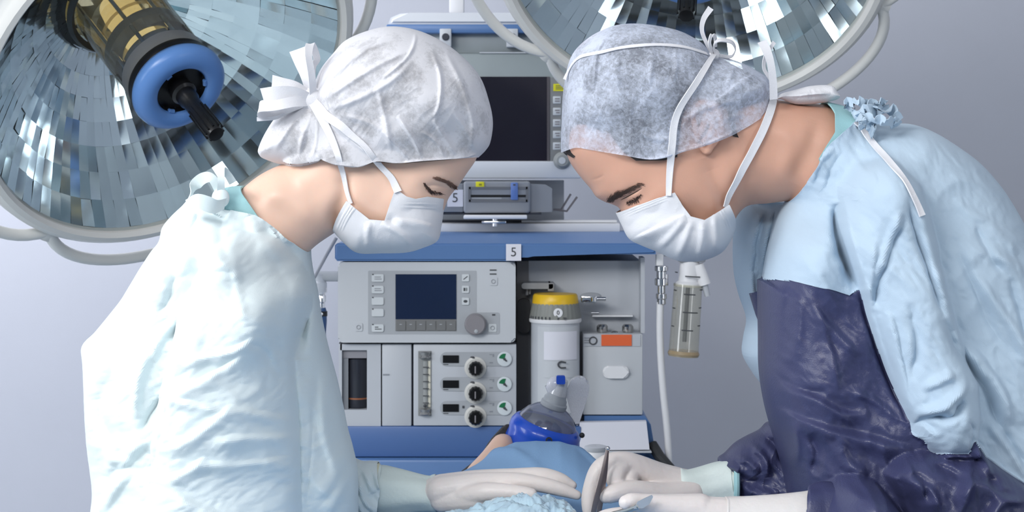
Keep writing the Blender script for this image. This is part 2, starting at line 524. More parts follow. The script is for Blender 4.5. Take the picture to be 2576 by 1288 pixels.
# control unit
plate('control_housing', 850, 659, 1297, 862, Ym - 0.02, 0.25, m_case2, r=12, bev=0.004)
yc = Ym - 0.0205
plate('key_panel', 926, 681, 1199, 841, yc, 0.004, m_grey, r=3)
plate('knob_panel', 1165, 786, 1257, 841, yc - 0.0003, 0.004, m_grey, r=6)
plate('display_screen', 995, 690, 1148, 803, yc - 0.0015, 0.004, m_screen)
plate('soft_key_strip', 995, 804, 1148, 833, yc - 0.0012, 0.004, mat('soft_key_grey', (0.20, 0.205, 0.21), 0.45), label='dark grey strip of six soft keys under the screen')
for k in range(6):
    x = 998 + k * 25.2
    b = plate('soft_key', x, 807, x + 22, 831, yc - 0.003, 0.003, mat('soft_key_face', (0.18, 0.185, 0.19), 0.4), r=2)
    plate('key_symbol', x + 7, 815, x + 13, 817, yc - 0.0034, 0.001, m_grey, b)
for k, y in enumerate((690, 719, 748, 777, 816)):
    b = plate('key', 935, y, 965, y + 19, yc - 0.003, 0.003, m_btn, r=3, bev=0.0006)
    plate('key_lamp', 936, y - 1, 940, y + 2, yc - 0.0036, 0.001, m_ink, b)
    if k in (0, 1, 4):
        for q in range(2):
            plate('key_print', 942 + (k == 4) * 1, y + 6 + q * 5, 958 + q * 2 - (k == 4) * 6 * (1 - q), y + 8 + q * 5, yc - 0.0034, 0.001, m_ink if k == 4 else m_mid, b)
for k, y in enumerate((690, 719, 749)):
    b = plate('icon_key', 1162, y, 1180, y + 18, yc - 0.003, 0.003, m_btn, r=2, bev=0.0006)
    mb = MB()
    if k == 0:
        mb.tube([W(1166, y + 13, yc - 0.0034), W(1176, y + 5, yc - 0.0034)], 0.0008, 6)
    elif k == 1:
        mb.pbox(1166, y + 5, 1171, y + 13, yc - 0.0036, yc - 0.003)
        mb.pbox(1173, y + 5, 1175, y + 13, yc - 0.0036, yc - 0.003)
    else:
        mb.ball(W(1171, y + 9, yc - 0.003), 0.0035, 1.2, 0.2, 0.8)
    mb.build('key_symbol', m_ink, b)
for y in (678, 688):
    plate('vent_slot', 1232, y, 1249, y + 3, yc - 0.0005, 0.002, m_ink)
for (x, y) in ((1231, 698), (892, 813), (1229, 815)):
    b = plate('small_key', x, y, x + 20, y + 20, yc - 0.0015, 0.003, m_btn if x == 1229 else m_case2, r=3)
    c = W(x + 10, y + 10, yc - 0.0022)
    MB().lathe([(0.0042, 0), (0.0042, 0.0006), (0.0034, 0.0006), (0.0034, 0)], c, (0, -1, 0), 20, cap=False).build('key_symbol', m_mid, b)
plate('indicator_lamp', 1238, 790, 1246, 794, yc - 0.001, 0.002, m_ink)
kc = W(1196, 815, yc)
kn = MB().lathe([(0.0215, 0), (0.0215, 0.012), (0.0200, 0.0165), (0.0185, 0.018), (0.0001, 0.018)], kc, (0, -1, 0), 48).build('rotary_knob', m_knobg, am)
MB().ball(kc + Vector((0.002, -0.018, -0.013)), 0.0042, 1, 0.5, 1).build('knob_dimple', m_grey, kn)
# lower front: absorber window, door, flow panel
mb = MB()
for q in ((856, 866, 958, 881), (856, 1031, 958, 1072), (923, 881, 958, 1031), (852, 866, 860, 1072)):
    mb.pbox(*q, Ym - 0.005, Ym + 0.10)
mb.build('window_surround', m_case, am)
plate('window_backplate', 858, 880, 924, 1032, Ym + 0.06, 0.01, mat('window_back', (0.10, 0.10, 0.115), 0.4))
jar = MB().lathe([(0.020, 0), (0.022, 0.003), (0.022, 0.098), (0.018, 0.102)], W(900, 1024, Ym + 0.03), (0, 0, 1), 32).build('absorber_jar', mat('absorber_dark', (0.030, 0.033, 0.045), 0.2), am)
MB().lathe([(0.0224, 0), (0.0224, 0.003)], W(900, 1002, Ym + 0.03), (0, 0, 1), 32, cap=False).build('jar_band', mat('copper_line', (0.35, 0.13, 0.06), 0.4), jar)
plate('window_head', 860, 881, 922, 901, Ym + 0.004, 0.05, mat('window_head_grey', (0.28, 0.28, 0.31), 0.4))
plate('jar_post', 862, 901, 876, 1030, Ym + 0.006, 0.02, m_mid)
plate('centre_door', 961, 866, 1035, 1072, Ym - 0.006, 0.10, m_case, bev=0.002)
plate('door_latch', 963, 941, 979, 944, Ym - 0.008, 0.003, m_mid)
plate('flow_panel', 1040, 866, 1299, 1071, Ym - 0.008, 0.11, m_case, bev=0.002)
plate('panel_gap', 853, 862, 1299, 868, Ym + 0.004, 0.08, m_seam)
plate('panel_gap', 1030, 866, 1044, 1073, Ym + 0.004, 0.06, m_seam)
yf = Ym - 0.0085
ft = plate('flow_tube_housing', 1052, 883, 1085, 1046, yf - 0.001, 0.006, mat('flowtube_grey', (0.30, 0.315, 0.32), 0.3))
MB().cyl(W(1070, 1026, yf - 0.003), W(1070, 908, yf - 0.003), 0.0045, n=20).build('flow_tube', clear_mat('flow_glass', (0.86, 0.88, 0.88), 0.25), ft)
plate('scale_strip', 1077, 908, 1083, 1024, yf - 0.0022, 0.002, mat('cream_scale', (0.72, 0.70, 0.60), 0.5), ft)
mb = MB()
for k in range(6):
    y = 923 + k * 18
    mb.pbox(1064, y, 1079, y + 2.0, yf - 0.0085, yf - 0.006)
mb.build('scale_marking', m_ink, ft)
for y in (884, 1027):
    MB().lathe([(0.010, 0), (0.012, 0.002), (0.0095, 0.006), (0.012, 0.012), (0.008, 0.014)], W(1069, y + 17, yf - 0.003), (0, 0, 1), 20).build('tube_fitting', mat('fitting_grey', (0.35, 0.35, 0.35), 0.25, 0.7), ft)
MB().ball(W(1069, 1021, yf - 0.008), 0.0034).build('float_ball', m_ink, ft)
for k, y in enumerate((886, 949, 1009)):
    gp = MB().prism(rounded(1107, y, 1283, y + 35, 16, yf - 0.0012), (0, 0.004, 0)).build('gas_row_plate', m_grey, am)
    plate('gas_readout', 1114, y + 8, 1154, y + 27, yf - 0.003, 0.003, m_black, gp)
    plate('readout_print', 1115, y + 30, 1128, y + 32, yf - 0.0018, 0.001, m_ink, gp)
    mb = MB()
    mb.pbox(1231, y + 5, 1238, y + 7, yf - 0.0018, yf - 0.001); mb.pbox(1239, y + 5, 1243, y + 12, yf - 0.0018, yf - 0.001)
    mb.pbox(1231, y + 25, 1240, y + 28, yf - 0.0018, yf - 0.001)
    mb.build('row_print', m_mid, gp)
    mb = MB(); mb.tube([W(1184 + d, y + 17 - 4 * math.cos(d / 11 * 1.3), yf - 0.0016) for d in np.linspace(-1, 21, 9)], [0.001, 0.002, 0.0026, 0.003, 0.0026, 0.002, 0.0016, 0.001, 0.0006], 8)
    mb.build('turn_arrow', m_ink, gp)
    if k == 2: plate('indicator_lamp', 1163, y + 12, 1168, y + 18, yf - 0.003, 0.002, m_ink, gp)
    g = W(1269, y + 17, yf - 0.001)
    ga = MB().lathe([(0.0145, 0), (0.0145, 0.003), (0.0125, 0.0036), (0.0001, 0.0032)], g, (0, -1, 0), 36).build('pressure_gauge', m_gauge, am)
    P_ = [g + Vector((0, -0.0042, 0))] + [g + Vector((0.011 * math.cos(a), -0.0042, 0.011 * math.sin(a))) for a in np.linspace(math.radians(75), math.radians(170), 10)]
    MB().prism(P_, (0, 0.0006, 0)).build('gauge_sector', m_green, ga)
    mb = MB(); mb.tube([g + Vector((0, -0.0046, 0)), g + Vector((0.0045, -0.0046, -0.004))], 0.0016, 8); mb.ball(g + Vector((0, -0.004, 0)), 0.0026)
    mb.build('gauge_needle', m_ink, ga)
    c = W(1196, y + 36 + 3, yf)
    kb = MB().lathe([(0.022, 0), (0.022, 0.003), (0.0175, 0.0045), (0.0175, 0.008)], c, (0, -1, 0), 32).build('knob_guard', mat('knob_guard_cream', (0.62, 0.62, 0.60), 0.4), am)
    mb = MB(); v0 = []
    for h in (0.004, 0.024, 0.028):
        row = []
        for q in range(48):
            a = 2 * math.pi * q / 48; r = (0.0140 if h < 0.025 else 0.0115) * (1 + 0.045 * math.cos(12 * a))
            row.append(mb.bm.verts.new(c + Vector((r * math.cos(a) + 0.001, -h, r * math.sin(a)))))
        v0.append(row)
    for i in range(2):
        for q in range(48): mb.bm.faces.new((v0[i][q], v0[i][(q + 1) % 48], v0[i + 1][(q + 1) % 48], v0[i + 1][q]))
    mb.bm.faces.new(v0[2])
    kk = mb.build('gas_knob', m_black, kb)
    MB().box(c + Vector((-0.001, -0.0292, -0.008)), c + Vector((0.0015, -0.028, 0.006))).build('knob_mark', m_knobg, kk)
# right bay: recessed wall, lower cover with orange label and push pad
yr = Ym + 0.06
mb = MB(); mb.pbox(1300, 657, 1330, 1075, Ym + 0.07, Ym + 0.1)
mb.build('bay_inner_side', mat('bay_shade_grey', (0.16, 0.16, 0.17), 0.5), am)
plate('bay_back', 1300, 656, 1616, 1046, Ym + 0.085, 0.02, m_case)
plate('bay_edge', 1612, 648, 1622, 838, Ym + 0.03, 0.06, m_case)
cov = plate('lower_cover', 1466, 840, 1617, 1044, Ym + 0.02, 0.08, m_case2, bev=0.003)
plate('cover_band', 1468, 842, 1611, 871, Ym + 0.018, 0.004, m_case)
plate('orange_label', 1513, 842, 1589, 870, Ym + 0.016, 0.003, m_orange, label='blank orange label')
mb = MB()
for q in range(3): mb.pbox(1470, 849 + q * 6, 1484, 851 + q * 6, Ym + 0.0165, Ym + 0.019)
mb.build('cover_print', m_mid, am)
MB().lathe([(0.0085, 0), (0.0085, 0.002), (0.0062, 0.002), (0.0062, 0)], W(1492, 857, Ym + 0.018), (0, -1, 0), 24, cap=False).build('cover_symbol', m_ink, am)
plate('push_pad', 1517, 921, 1582, 952, Ym + 0.010, 0.014, m_white, r=14, bev=0.003)
for x in (1515, 1579):
    MB().lathe([(0.010, 0), (0.0115, 0.004), (0.0115, 0.012), (0.008, 0.016)], W(x, 836, Ym + 0.05), (0, 0, 1), 20).build('port_fitting', m_steel, am)
MB().ball(W(1546, 838, Ym + 0.05), 0.008, 1, 1, 0.6).build('port_stud', m_steel, am)
plate('bay_ledge', 1490, 793, 1592, 797, Ym + 0.06, 0.03, m_white)
# vaporiser bracket parts on the bay wall
mb = MB(); mb.prism(rounded(1312, 712, 1392, 727, 7, Ym + 0.03), (0, 0.06, 0)); mb.pbox(1378, 712, 1394, 733, Ym + 0.03, Ym + 0.09, 0.002)
mb.cyl(W(1326, 727, Ym + 0.05), W(1326, 742, Ym + 0.05), 0.003); mb.cyl(W(1333, 727, Ym + 0.05), W(1333, 740, Ym + 0.05), 0.002)
mb.build('locking_lever', mat('lever_grey', (0.30, 0.31, 0.33), 0.4), am)
plate('lever_base', 1302, 752, 1334, 838, Ym + 0.05, 0.04, mat('bay_black', (0.04, 0.04, 0.045), 0.5), r=14)
MB().ball(W(1486, 745, Ym + 0.085), 0.022, 1.0, 0.35, 0.35).build('mount_boss', m_grey, am)
# base: blue drawer front and plinth
plate('drawer_front', 858, 1073, 1462, 1150, Ym - 0.01, 0.6, m_deep, bev=0.003)
mb = MB().pbox(840, 1156, 1640, 1900, Ym - 0.03, 2.2, 0.006)
mb.build('lower_base', m_blue, am)
plate('drawer_shadow_gap', 858, 1149, 1462, 1160, Ym + 0.03, 0.3, m_seam)
# right end of the base: blue side tray with a white writing board
mb = MB(); mb.prism([W(1470, 1046, Ym + 0.02), W(1622, 1046, Ym + 0.02), W(1637, 1068, Ym + 0.02), W(1652, 1158, Ym + 0.02), W(1470, 1158, Ym + 0.02)], (0, 0.7, 0))
mb.build('side_tray', m_blue, am)
wb = MB(); wb.prism([W(1458, 1063, Ym - 0.005), W(1626, 1060, Ym - 0.005), W(1634, 1131, Ym - 0.012), W(1458, 1133, Ym - 0.012)], (0, 0.02, 0))
wb.build('writing_board', m_paper, am)
MB().pbox(1455, 1136, 1640, 1140, Ym - 0.02, Ym + 0.03, 0.002).build('board_ledge', m_case2, am)
mb = MB(); mb.tube([W(1640, 1118, Ym + 0.02), W(1660, 1150, Ym + 0.0), W(1700, 1196, Ym - 0.05), W(1760, 1270, Ym - 0.12)], 0.011, 10)
mb.build('rubber_bumper', m_rubber, am)
# castors carry the machine on the floor
for (x, y) in ((-0.30, 1.45), (0.22, 1.45), (-0.30, 2.1), (0.22, 2.1)):
    mb = MB(); mb.cyl((x, y - 0.02, 0.06), (x, y + 0.02, 0.06), 0.06, n=28, bev=0.006); mb.box((x - 0.02, y - 0.03, 0.06), (x + 0.02, y + 0.03, 0.62))
    mb.build('castor', m_rubber, am)
# rail and white ledge at the back of the shelf
MB().pbox(1090, 562, 1560, 584, 1.90, 2.0, 0.003).build('back_rail', m_white, am)
MB().pbox(1312, 554, 1552, 560, 1.93, 1.97, 0.001).build('rail_lip', m_white, am)
MB().pbox(1060, 556, 1322, 566, 1.96, 2.1).build('rail_gap', m_seam, am)
# back plate carrying the monitor
MB().pbox(960, 453, 1419, 572, 2.055, 2.09, 0.002).build('monitor_backplate', mat('backplate_grey', (0.42, 0.45, 0.50), 0.45), am)
mb = MB()
for dx, dy in ((0, 0), (20, 7)):
    mb.tube([W(1392, 527, 1.99), W(1412 + dx * 0.7, 527 + dy * 0.6, 1.99), W(1436 + dx * 0.8, 488 + dy, 1.99)], 0.0025, 8)
mb.build('wire_hook', m_knobg, am)

# number cards stuck to the machine
def number_card(x0, y0, x1, y1, Y, label):
    c = W((x0 + x1) / 2, y1, Y)
    t = thing('number_card', label, 'label', c, 'number cards on the machine')
    MB().pbox(x0, y0, x1, y1, Y - 0.0012, Y).build('card', m_paper, t)
    text_mesh('5', wx(x0 + (y1 - y0) * 0.55, Y) - wx(x0, Y), W((x0 + x1) / 2, (y0 + y1) / 2, Y - 0.0016), m_ink, 'digit', t, 0.0003)
    return t


number_card(1273, 614, 1311, 656, Ym - 0.0345, 'white card with the number 5 stuck on the blue shelf edge')
# ---------------------------------------------------------------- patient monitor on its stand
Yq = 1.90
mo = thing('patient_monitor', 'large grey patient monitor with dark screen under a blue striped hood, between the two heads', 'monitor', W(1204, 450, 1.96))
m_hood = mat('hood_pale', (0.72, 0.75, 0.80), 0.4, vary=0.02)
m_bez = mat('bezel_grey', (0.30, 0.34, 0.36), 0.42, vary=0.02)
mb = MB(); mb.prism([W(x, y, Yq - 0.03) for x, y in ((975, 63), (982, 44), (1005, 34), (1030, 32), (1380, 32), (1405, 34), (1428, 44), (1435, 63))], (0, 0.20, 0))
bmesh.ops.bevel(mb.bm, geom=[e for e in mb.bm.edges if all(abs(v.co.y - (Yq - 0.03)) < 1e-6 for v in e.verts)], offset=0.008, segments=3, affect='EDGES')
mb.build('hood', m_hood, mo)
MB().pbox(972, 61, 1436, 83, Yq - 0.034, Yq + 0.17, 0.003).build('blue_band', m_blue, mo)
MB().pbox(980, 83, 1430, 135, Yq, Yq + 0.15, 0.003).build('upper_case', m_bez, mo)
MB().pbox(976, 133, 1440, 410, Yq - 0.014, Yq + 0.15, 0.006).build('case', mat('bezel_green_grey', (0.34, 0.39, 0.40), 0.42, vary=0.02), mo)
MB().pbox(1206, 131, 1440, 134, Yq - 0.018, Yq).build('case_lip', m_case2, mo)
MB().pbox(1020, 193, 1378, 405, Yq - 0.016, Yq).build('screen', m_screen2, mo)
MB().pbox(1376, 193, 1383, 405, Yq - 0.018, Yq).build('screen_edge', mat('edge_dark', (0.10, 0.09, 0.10), 0.4), mo)
MB().pbox(1384, 195, 1438, 405, Yq - 0.017, Yq).build('key_column', mat('keycol_grey', (0.26, 0.27, 0.275), 0.45), mo)
MB().pbox(1392, 211, 1436, 229, Yq - 0.019, Yq).build('yellow_label', m_ytag, mo)
for k in range(3): MB().pbox(1398, 215 + k * 4, 1430, 216.5 + k * 4, Yq - 0.0195, Yq - 0.018).build('label_print', m_ink, mo)
for k in range(5):
    y = 242 + k * 29
    kb = MB().pbox(1391, y, 1411, y + 19, Yq - 0.020, Yq, 0.0015).build('key', m_btn, mo)
    mb = MB()
    mb.pbox(1396, y + 5, 1408, y + 8, Yq - 0.0205, Yq - 0.019); mb.pbox(1396 + (k % 2) * 3, y + 11, 1408, y + 14, Yq - 0.0205, Yq - 0.019)
    mb.build('key_print', m_knobg, kb)
MB().pbox(976, 405, 1462, 449, Yq - 0.022, Yq + 0.15, 0.005).build('lower_bezel', m_hood, mo)
kb = MB().lathe([(0.0205, 0), (0.0205, 0.004), (0.0155, 0.006), (0.0155, 0.020), (0.013, 0.024), (0.0001, 0.024)], W(1414, 404, Yq - 0.020), (0, -1, 0), 36).build('turn_knob', mat('turnknob_grey', (0.34, 0.36, 0.36), 0.35), mo)
MB().lathe([(0.008, 0), (0.008, 0.003), (0.006, 0.003)], W(1414, 404, Yq - 0.044), (0, -1, 0), 24).build('knob_cap', m_btn, kb)
for x in (1121, 1289):
    br = MB().pbox(x - 15, 72, x + 14, 118, Yq - 0.04, Yq + 0.02, 0.002).build('hood_bracket', m_case2, mo)
    MB().lathe([(0.0085, 0), (0.0085, 0.004), (0.007, 0.006)], W(x, 93, Yq - 0.04), (0, -1, 0), 20).build('bolt', m_seam, br)
MB().pbox(1130, 430, 1300, 448, Yq + 0.10, Yq + 0.15).build('stand', m_bez, mo)
# ---------------------------------------------------------------- recorder module under the monitor
Yp = 1.84
rc = thing('recorder_module', 'grey recorder module with a slot, yellow tag and blue clip below the monitor', 'medical device', W(1250, 535, 1.9))
MB().pbox(1166, 456, 1334, 536, Yp, Yp + 0.14, 0.006, 3).build('case', m_mid, rc)
sl = MB()
sl.pbox(1180, 470, 1327, 476, Yp - 0.004, Yp + 0.002); sl.pbox(1180, 502, 1327, 508, Yp - 0.004, Yp + 0.002)
sl.pbox(1178, 470, 1184, 508, Yp - 0.004, Yp + 0.002); sl.pbox(1323, 470, 1329, 508, Yp - 0.004, Yp + 0.002)
sl.build('slot_frame', mat('slot_frame_grey', (0.15, 0.16, 0.18), 0.4), rc)
MB().pbox(1184, 476, 1323, 490, Yp - 0.0015, Yp + 0.002).build('slot_flap', m_mid, rc)
MB().pbox(1184, 490, 1323, 496, Yp - 0.0012, Yp + 0.002).build('slot', m_black, rc)
MB().pbox(1186, 497, 1262, 501, Yp - 0.0014, Yp + 0.002).build('paper_edge', m_grey, rc)
MB().pbox(1197, 457, 1218, 471, Yp - 0.004, Yp + 0.002, 0.001).build('yellow_tag', m_ytag, rc)
MB().pbox(1205, 462, 1212, 467, Yp - 0.0046, Yp - 0.003).build('tag_print', mat('tag_print', (0.3, 0.28, 0.02), 0.5), rc)
MB().pbox(1285, 459, 1303, 503, Yp - 0.009, Yp + 0.002, 0.002).build('blue_clip', mat('clip_blue', (0.11, 0.20, 0.50), 0.35), rc)
MB().pbox(1291, 463, 1297, 467, Yp - 0.0096, Yp - 0.008).build('clip_print', m_ink, rc)
mb = MB(); mb.prism([W(1334, 462, Yp + 0.02), W(1372, 464, Yp + 0.02), W(1389, 474, Yp + 0.02), W(1389, 533, Yp + 0.02), W(1334, 535, Yp + 0.02)], (0, 0.1, 0))
mb.build('side_case', m_mid, rc)
MB().pbox(1100, 462, 1166, 534, Yp + 0.01, Yp + 0.1, 0.003).build('label_case', m_mid, rc)
MB().pbox(1100, 535, 1362, 540, Yp + 0.015, Yp + 0.12).build('foot', m_seam, rc)
number_card(1125, 477, 1165, 520, Yp + 0.009, 'white card with the number 5 on the grey recorder by the mask of the woman')
tr = thing('keyboard_tray', 'small white pull-out ledge with a chrome clamp below the recorder module', 'tray', W(1246, 566, 1.88))
MB().pbox(1166, 542, 1326, 551, 1.79, 1.9, 0.002).build('ledge', m_white, tr)
mb = MB(); mb.pbox(1212, 556, 1273, 562, 1.80, 1.84, 0.001); mb.cyl(W(1245, 551, 1.81), W(1245, 569, 1.81), 0.006)
mb.build('clamp', m_chrome, tr)
# ---------------------------------------------------------------- vaporiser with yellow dial
Yv = Ym + 0.015
va = thing('vaporiser', 'cylindrical anaesthetic vaporiser with a yellow rimmed dial marked 0', 'vaporiser', W(1397, 1040, Yv))
s_ = F / (Yv - 0.05 + D)
zb = lambda y: wz(y, Yv - 0.045)
c0 = Vector((wx(1397, Yv), Yv, 0))
R_ = lambda px: px / (F / (Yv + D)) / 2
def vl(prof, name, m, parent=va, n=64, a0=0, a1=360, cap=True):
    return MB().lathe([(r, h) for r, h in prof], c0, (0, 0, 1), n, cap, a0, a1).build(name, m, parent)
vl([(R_(118), zb(1062)), (R_(122), zb(1050)), (R_(122), zb(815))], 'body', m_case)
vl([(R_(128), zb(815)), (R_(132), zb(812)), (R_(132), zb(807)), (R_(127), zb(804))], 'collar', m_white)
# ribbed grey dial ring
mb = MB(); rows = []
for r, y in ((129, 804), (130, 800), (118, 768), (117, 766)):
    row = []
    for k in range(120):
        a = 2 * math.pi * k / 120
        rr_ = R_(r) * (1 - (0.014 if (k % 4 in (0, 1) and y in (768, 800)) else 0))
        row.append(mb.bm.verts.new(c0 + Vector((rr_ * math.cos(a), rr_ * math.sin(a), zb(y)))))
    rows.append(row)
for i in range(3):
    for k in range(120): mb.bm.faces.new((rows[i][k], rows[i][(k + 1) % 120], rows[i + 1][(k + 1) % 120], rows[i + 1][k]))
mb.bm.faces.new(rows[0]); mb.bm.faces.new(rows[-1])
dial = mb.build('dial', mat('dial_grey', (0.24, 0.25, 0.235), 0.45), va)
vl([(R_(116), zb(770)), (R_(117), zb(766)), (R_(112), zb(747)), (R_(106), zb(743)), (R_(40), zb(741)), (0.001, zb(741))], 'dial_cap', m_yellow, dial)
yfr = Yv - R_(126)
MB().lathe([(0.0092, 0), (0.0092, 0.003), (0.0085, 0.0035), (0.0001, 0.0035)], W(1404, 787, yfr + 0.003), (0, -1, 0), 28).build('zero_button', m_white, dial)
text_mesh('0', 0.0085, W(1404, 787, yfr - 0.0012), m_ink, 'digit', dial, 0.0004)
mb = MB()
for x in (1404, 1421):
    mb.prism([W(x - 4, 799, yfr - 0.0008), W(x + 4, 799, yfr - 0.0008), W(x, 806, yfr - 0.003)], (0, 0.003, 0))
mb.build('dial_pointer', m_ink, dial)
mb = MB()
for k in range(7):
    a = math.radians(-90 - 14 - 9 * k); r = R_(131) + 0.0004
    p = c0 + Vector((r * math.cos(a), r * math.sin(a), zb(801)))
    mb.box(p - Vector((0.0012, 0.0008, 0.0022)), p + Vector((0.0012, 0.0008, 0.003)))
mb.build('dial_scale', m_ink, dial)
def vplate(x0, y0, x1, y1, name, m, dr):
    a0 = math.degrees(math.asin(max(-1, (x0 - 1397) / 62.0))); a1 = math.degrees(math.asin(min(1, (x1 - 1397) / 62.0)))
    mb = MB(); rows = []
    for k in range(17):
        a = math.radians(a0 + (a1 - a0) * k / 16)
        d = Vector((math.sin(a), -math.cos(a), 0))
        rows.append([mb.bm.verts.new(c0 + d * (R_(122) + dr) + Vector((0, 0, zb(y)))) for y in (y0, y1)] + [mb.bm.verts.new(c0 + d * (R_(122) - 0.001) + Vector((0, 0, zb(y)))) for y in (y1, y0)])
    for i in range(16):
        for q in range(4): mb.bm.faces.new((rows[i][q], rows[i + 1][q], rows[i + 1][(q + 1) % 4], rows[i][(q + 1) % 4]))
    mb.bm.faces.new(rows[0]); mb.bm.faces.new(rows[-1][::-1])
    return mb.build(name, m, va)
vplate(1354, 822, 1450, 1040, 'front_plate', m_case2, 0.003)
vplate(1369, 834, 1446, 905, 'blank_label', m_paper, 0.0042)
vplate(1369, 908, 1446, 950, 'filler_plate', m_case2, 0.0042)
mb = MB(); yk = Yv - R_(122) - 0.007
mb.tube(catmull([W(1424, 912, yk), W(1410, 910, yk), W(1404, 917, yk), W(1410, 925, yk), W(1424, 925, yk)], 5), 0.0016, 8)
mb.build('filler_clip', m_ink, va)
mb = MB(); mb.pbox(1462, 744, 1502, 762, Ym + 0.02, Ym + 0.05, 0.003); mb.cyl(W(1500, 752, Ym + 0.03), W(1524, 752, Ym + 0.03), 0.004)
mb.cyl(W(1494, 748, Ym + 0.02), W(1494, 758, Ym + 0.02), 0.006)
mb.build('interlock_pin', m_chrome, va)
MB().cyl(W(1487, 787, Ym + 0.06), W(1507, 787, Ym + 0.06), 0.003).build('interlock_stub', m_chrome, va)
# ---------------------------------------------------------------- suction hose and jar at the right end
Yh = Ym + 0.02
ho = thing('white_hose', 'white hose on a chrome connector hanging from the right end of the blue shelf', 'hose', W(1683, 1240, Yh))
mb = MB(); mb.pbox(1651, 640, 1669, 669, Yh - 0.012, Yh + 0.01, 0.002); mb.build('socket', m_white, ho)
mb = MB()
for (y0, y1, r) in ((669, 682, 0.0135), (682, 700, 0.010), (700, 718, 0.0135), (718, 738, 0.008), (738, 752, 0.011), (752, 766, 0.009)):
    mb.cyl(W(1664, y1, Yh), W(1664, y0, Yh), r, n=20, bev=0.0012)
mb.cyl(W(1674, 690, Yh), W(1674, 718, Yh), 0.006, n=14)
mb.build('connector', m_chrome, ho)
mb = MB(); mb.tube(catmull([W(x, y, Yh) for x, y in ((1661, 760), (1660, 830), (1663, 910), (1669, 990), (1677, 1070), (1681, 1130), (1683, 1180), (1690, 1240), (1700, 1330))], 8), 0.0072, 16)
mb.build('tube', m_white, ho)
jt = thing('suction_jar', 'clear graduated suction jar with a white cap hanging under the mask of the man', 'jar', W(1720, 900, Yh))
ax = (W(1735, 660, Yh) - W(1719, 897, Yh)); L_ = ax.length; axn = ax.normalized(); jo = W(1719, 897, Yh)
m_jar = clear_mat('jar_clear', (0.90, 0.89, 0.82), 0.13, 0.04, 0.25)
body = MB().lathe([(0.030, 0.0), (0.0315, 0.004), (0.030, 0.012), (0.0285, L_ * 0.76)], jo, axn, 40, cap=False).build('jar_body', m_jar, jt)
MB().lathe([(0.001, 0.001), (0.0300, 0.001), (0.0322, 0.006), (0.0300, 0.012), (0.001, 0.010)], jo, axn, 40, cap=False).build('jar_foot', clear_mat('jar_amber', (0.70, 0.56, 0.36), 0.5, 0.1, 0.2), body)
MB().lathe([(0.0255, L_ * 0.74), (0.0255, L_ * 0.78), (0.0205, L_ * 0.80), (0.019, L_ * 1.02), (0.015, L_ * 1.04)], jo, axn, 32).build('cap', m_white, jt)
MB().lathe([(0.0295, L_ * 0.74), (0.0295, L_ * 0.77)], jo, axn, 40, cap=False).build('jar_rim', m_jar, body)
mb = MB(); mb.cyl(jo + axn * 0.03, jo + axn * (L_ * 0.74), 0.0042, n=14); mb.build('dip_tube', mat('tube_dark', (0.07, 0.08, 0.10), 0.35), jt)
mb = MB(); fx = Vector((0, -1, 0))
for k in range(4):
    h = 0.055 + 0.036 * k
    rr_ = 0.0287
    ang = np.linspace(-0.75 if k % 2 else -0.45, 0.35, 8)
    u_, v_, a_ = axn.cross(fx).normalized(), fx, axn
    pts = [jo + axn * h + (u_ * -math.sin(a) + v_ * math.cos(a)) * (rr_ + 0.0006) for a in ang]
    mb.tube(pts, 0.0012, 6)
    pts = [jo + axn * (h + 0.006) + (u_ * -math.sin(a) + v_ * math.cos(a)) * (rr_ + 0.0006) for a in (1.0, 1.15, 1.3)]
    mb.tube(pts, 0.0012, 6)
    pts = [jo + axn * (h + 0.010) + (u_ * -math.sin(a) + v_ * math.cos(a)) * (rr_ + 0.0006) for a in (-1.25, -1.05, -0.9)]
    mb.tube(pts, 0.0012, 6)
mb.build('graduation', m_ink, body)
mb = MB(); mb.tube([W(1757, 665, Yh - 0.01), W(1773, 716, Yh - 0.01)], [0.0105, 0.0125], 20); mb.build('spout', m_white, jt)
mb = MB(); mb.tube([W(1772, 714, Yh - 0.01), W(1780, 745, Yh - 0.01)], [0.007, 0.0055], 14); mb.build('spout_tip', m_case, jt)
mb = MB(); mb.pbox(1708, 640, 1775, 660, Yh - 0.02, Yh + 0.02, 0.003); mb.pbox(1672, 628, 1775, 645, Yh - 0.0, Yh + 0.015); mb.build('hanger', m_mid, jt)
# ---------------------------------------------------------------- pipe, valve and blue regulator at the left side
Ye = Ym + 0.08
pv = thing('gas_outlet_valve', 'grey elbow pipe with chrome valve and dark blue nozzle left of the small screen', 'valve', W(812, 880, Ye))
mb = MB(); mb.tube([W(850, 695, Ye), W(800, 695, Ye)], 0.0108, 20); mb.build('pipe', m_grey, pv)
mb = MB(); mb.lathe([(0.0135, 0), (0.015, 0.003), (0.015, 0.02), (0.012, 0.024), (0.012, 0.034), (0.014, 0.037)], W(804, 736, Ye), (0, 0, 1), 24); mb.build('elbow', m_case, pv)
mb = MB(); mb.lathe([(0.006, 0), (0.006, 0.010), (0.0085, 0.013), (0.0085, 0.024), (0.0065, 0.028), (0.010, 0.032), (0.010, 0.042)], W(811, 775, Ye), (0, 0, 1), 24); mb.build('valve', m_chrome, pv)
mb = MB(); mb.lathe([(0.0035, 0), (0.006, 0.006), (0.0055, 0.025), (0.009, 0.05), (0.010, 0.07), (0.008, 0.078)], W(815, 870, Ye), (-0.06, 0, 1), 20); mb.build('nozzle', mat('nozzle_navy', (0.02, 0.06, 0.16), 0.4), pv)
mb = MB(); mb.lathe([(0.0105, 0), (0.0105, 0.010)], W(811, 795, Ye), (0, 0, 1), 20); mb.build('nozzle_ring', m_black, pv)
MB().ball(W(809, 790, Ye - 0.011), 0.003).build('nozzle_stud', m_white, pv)
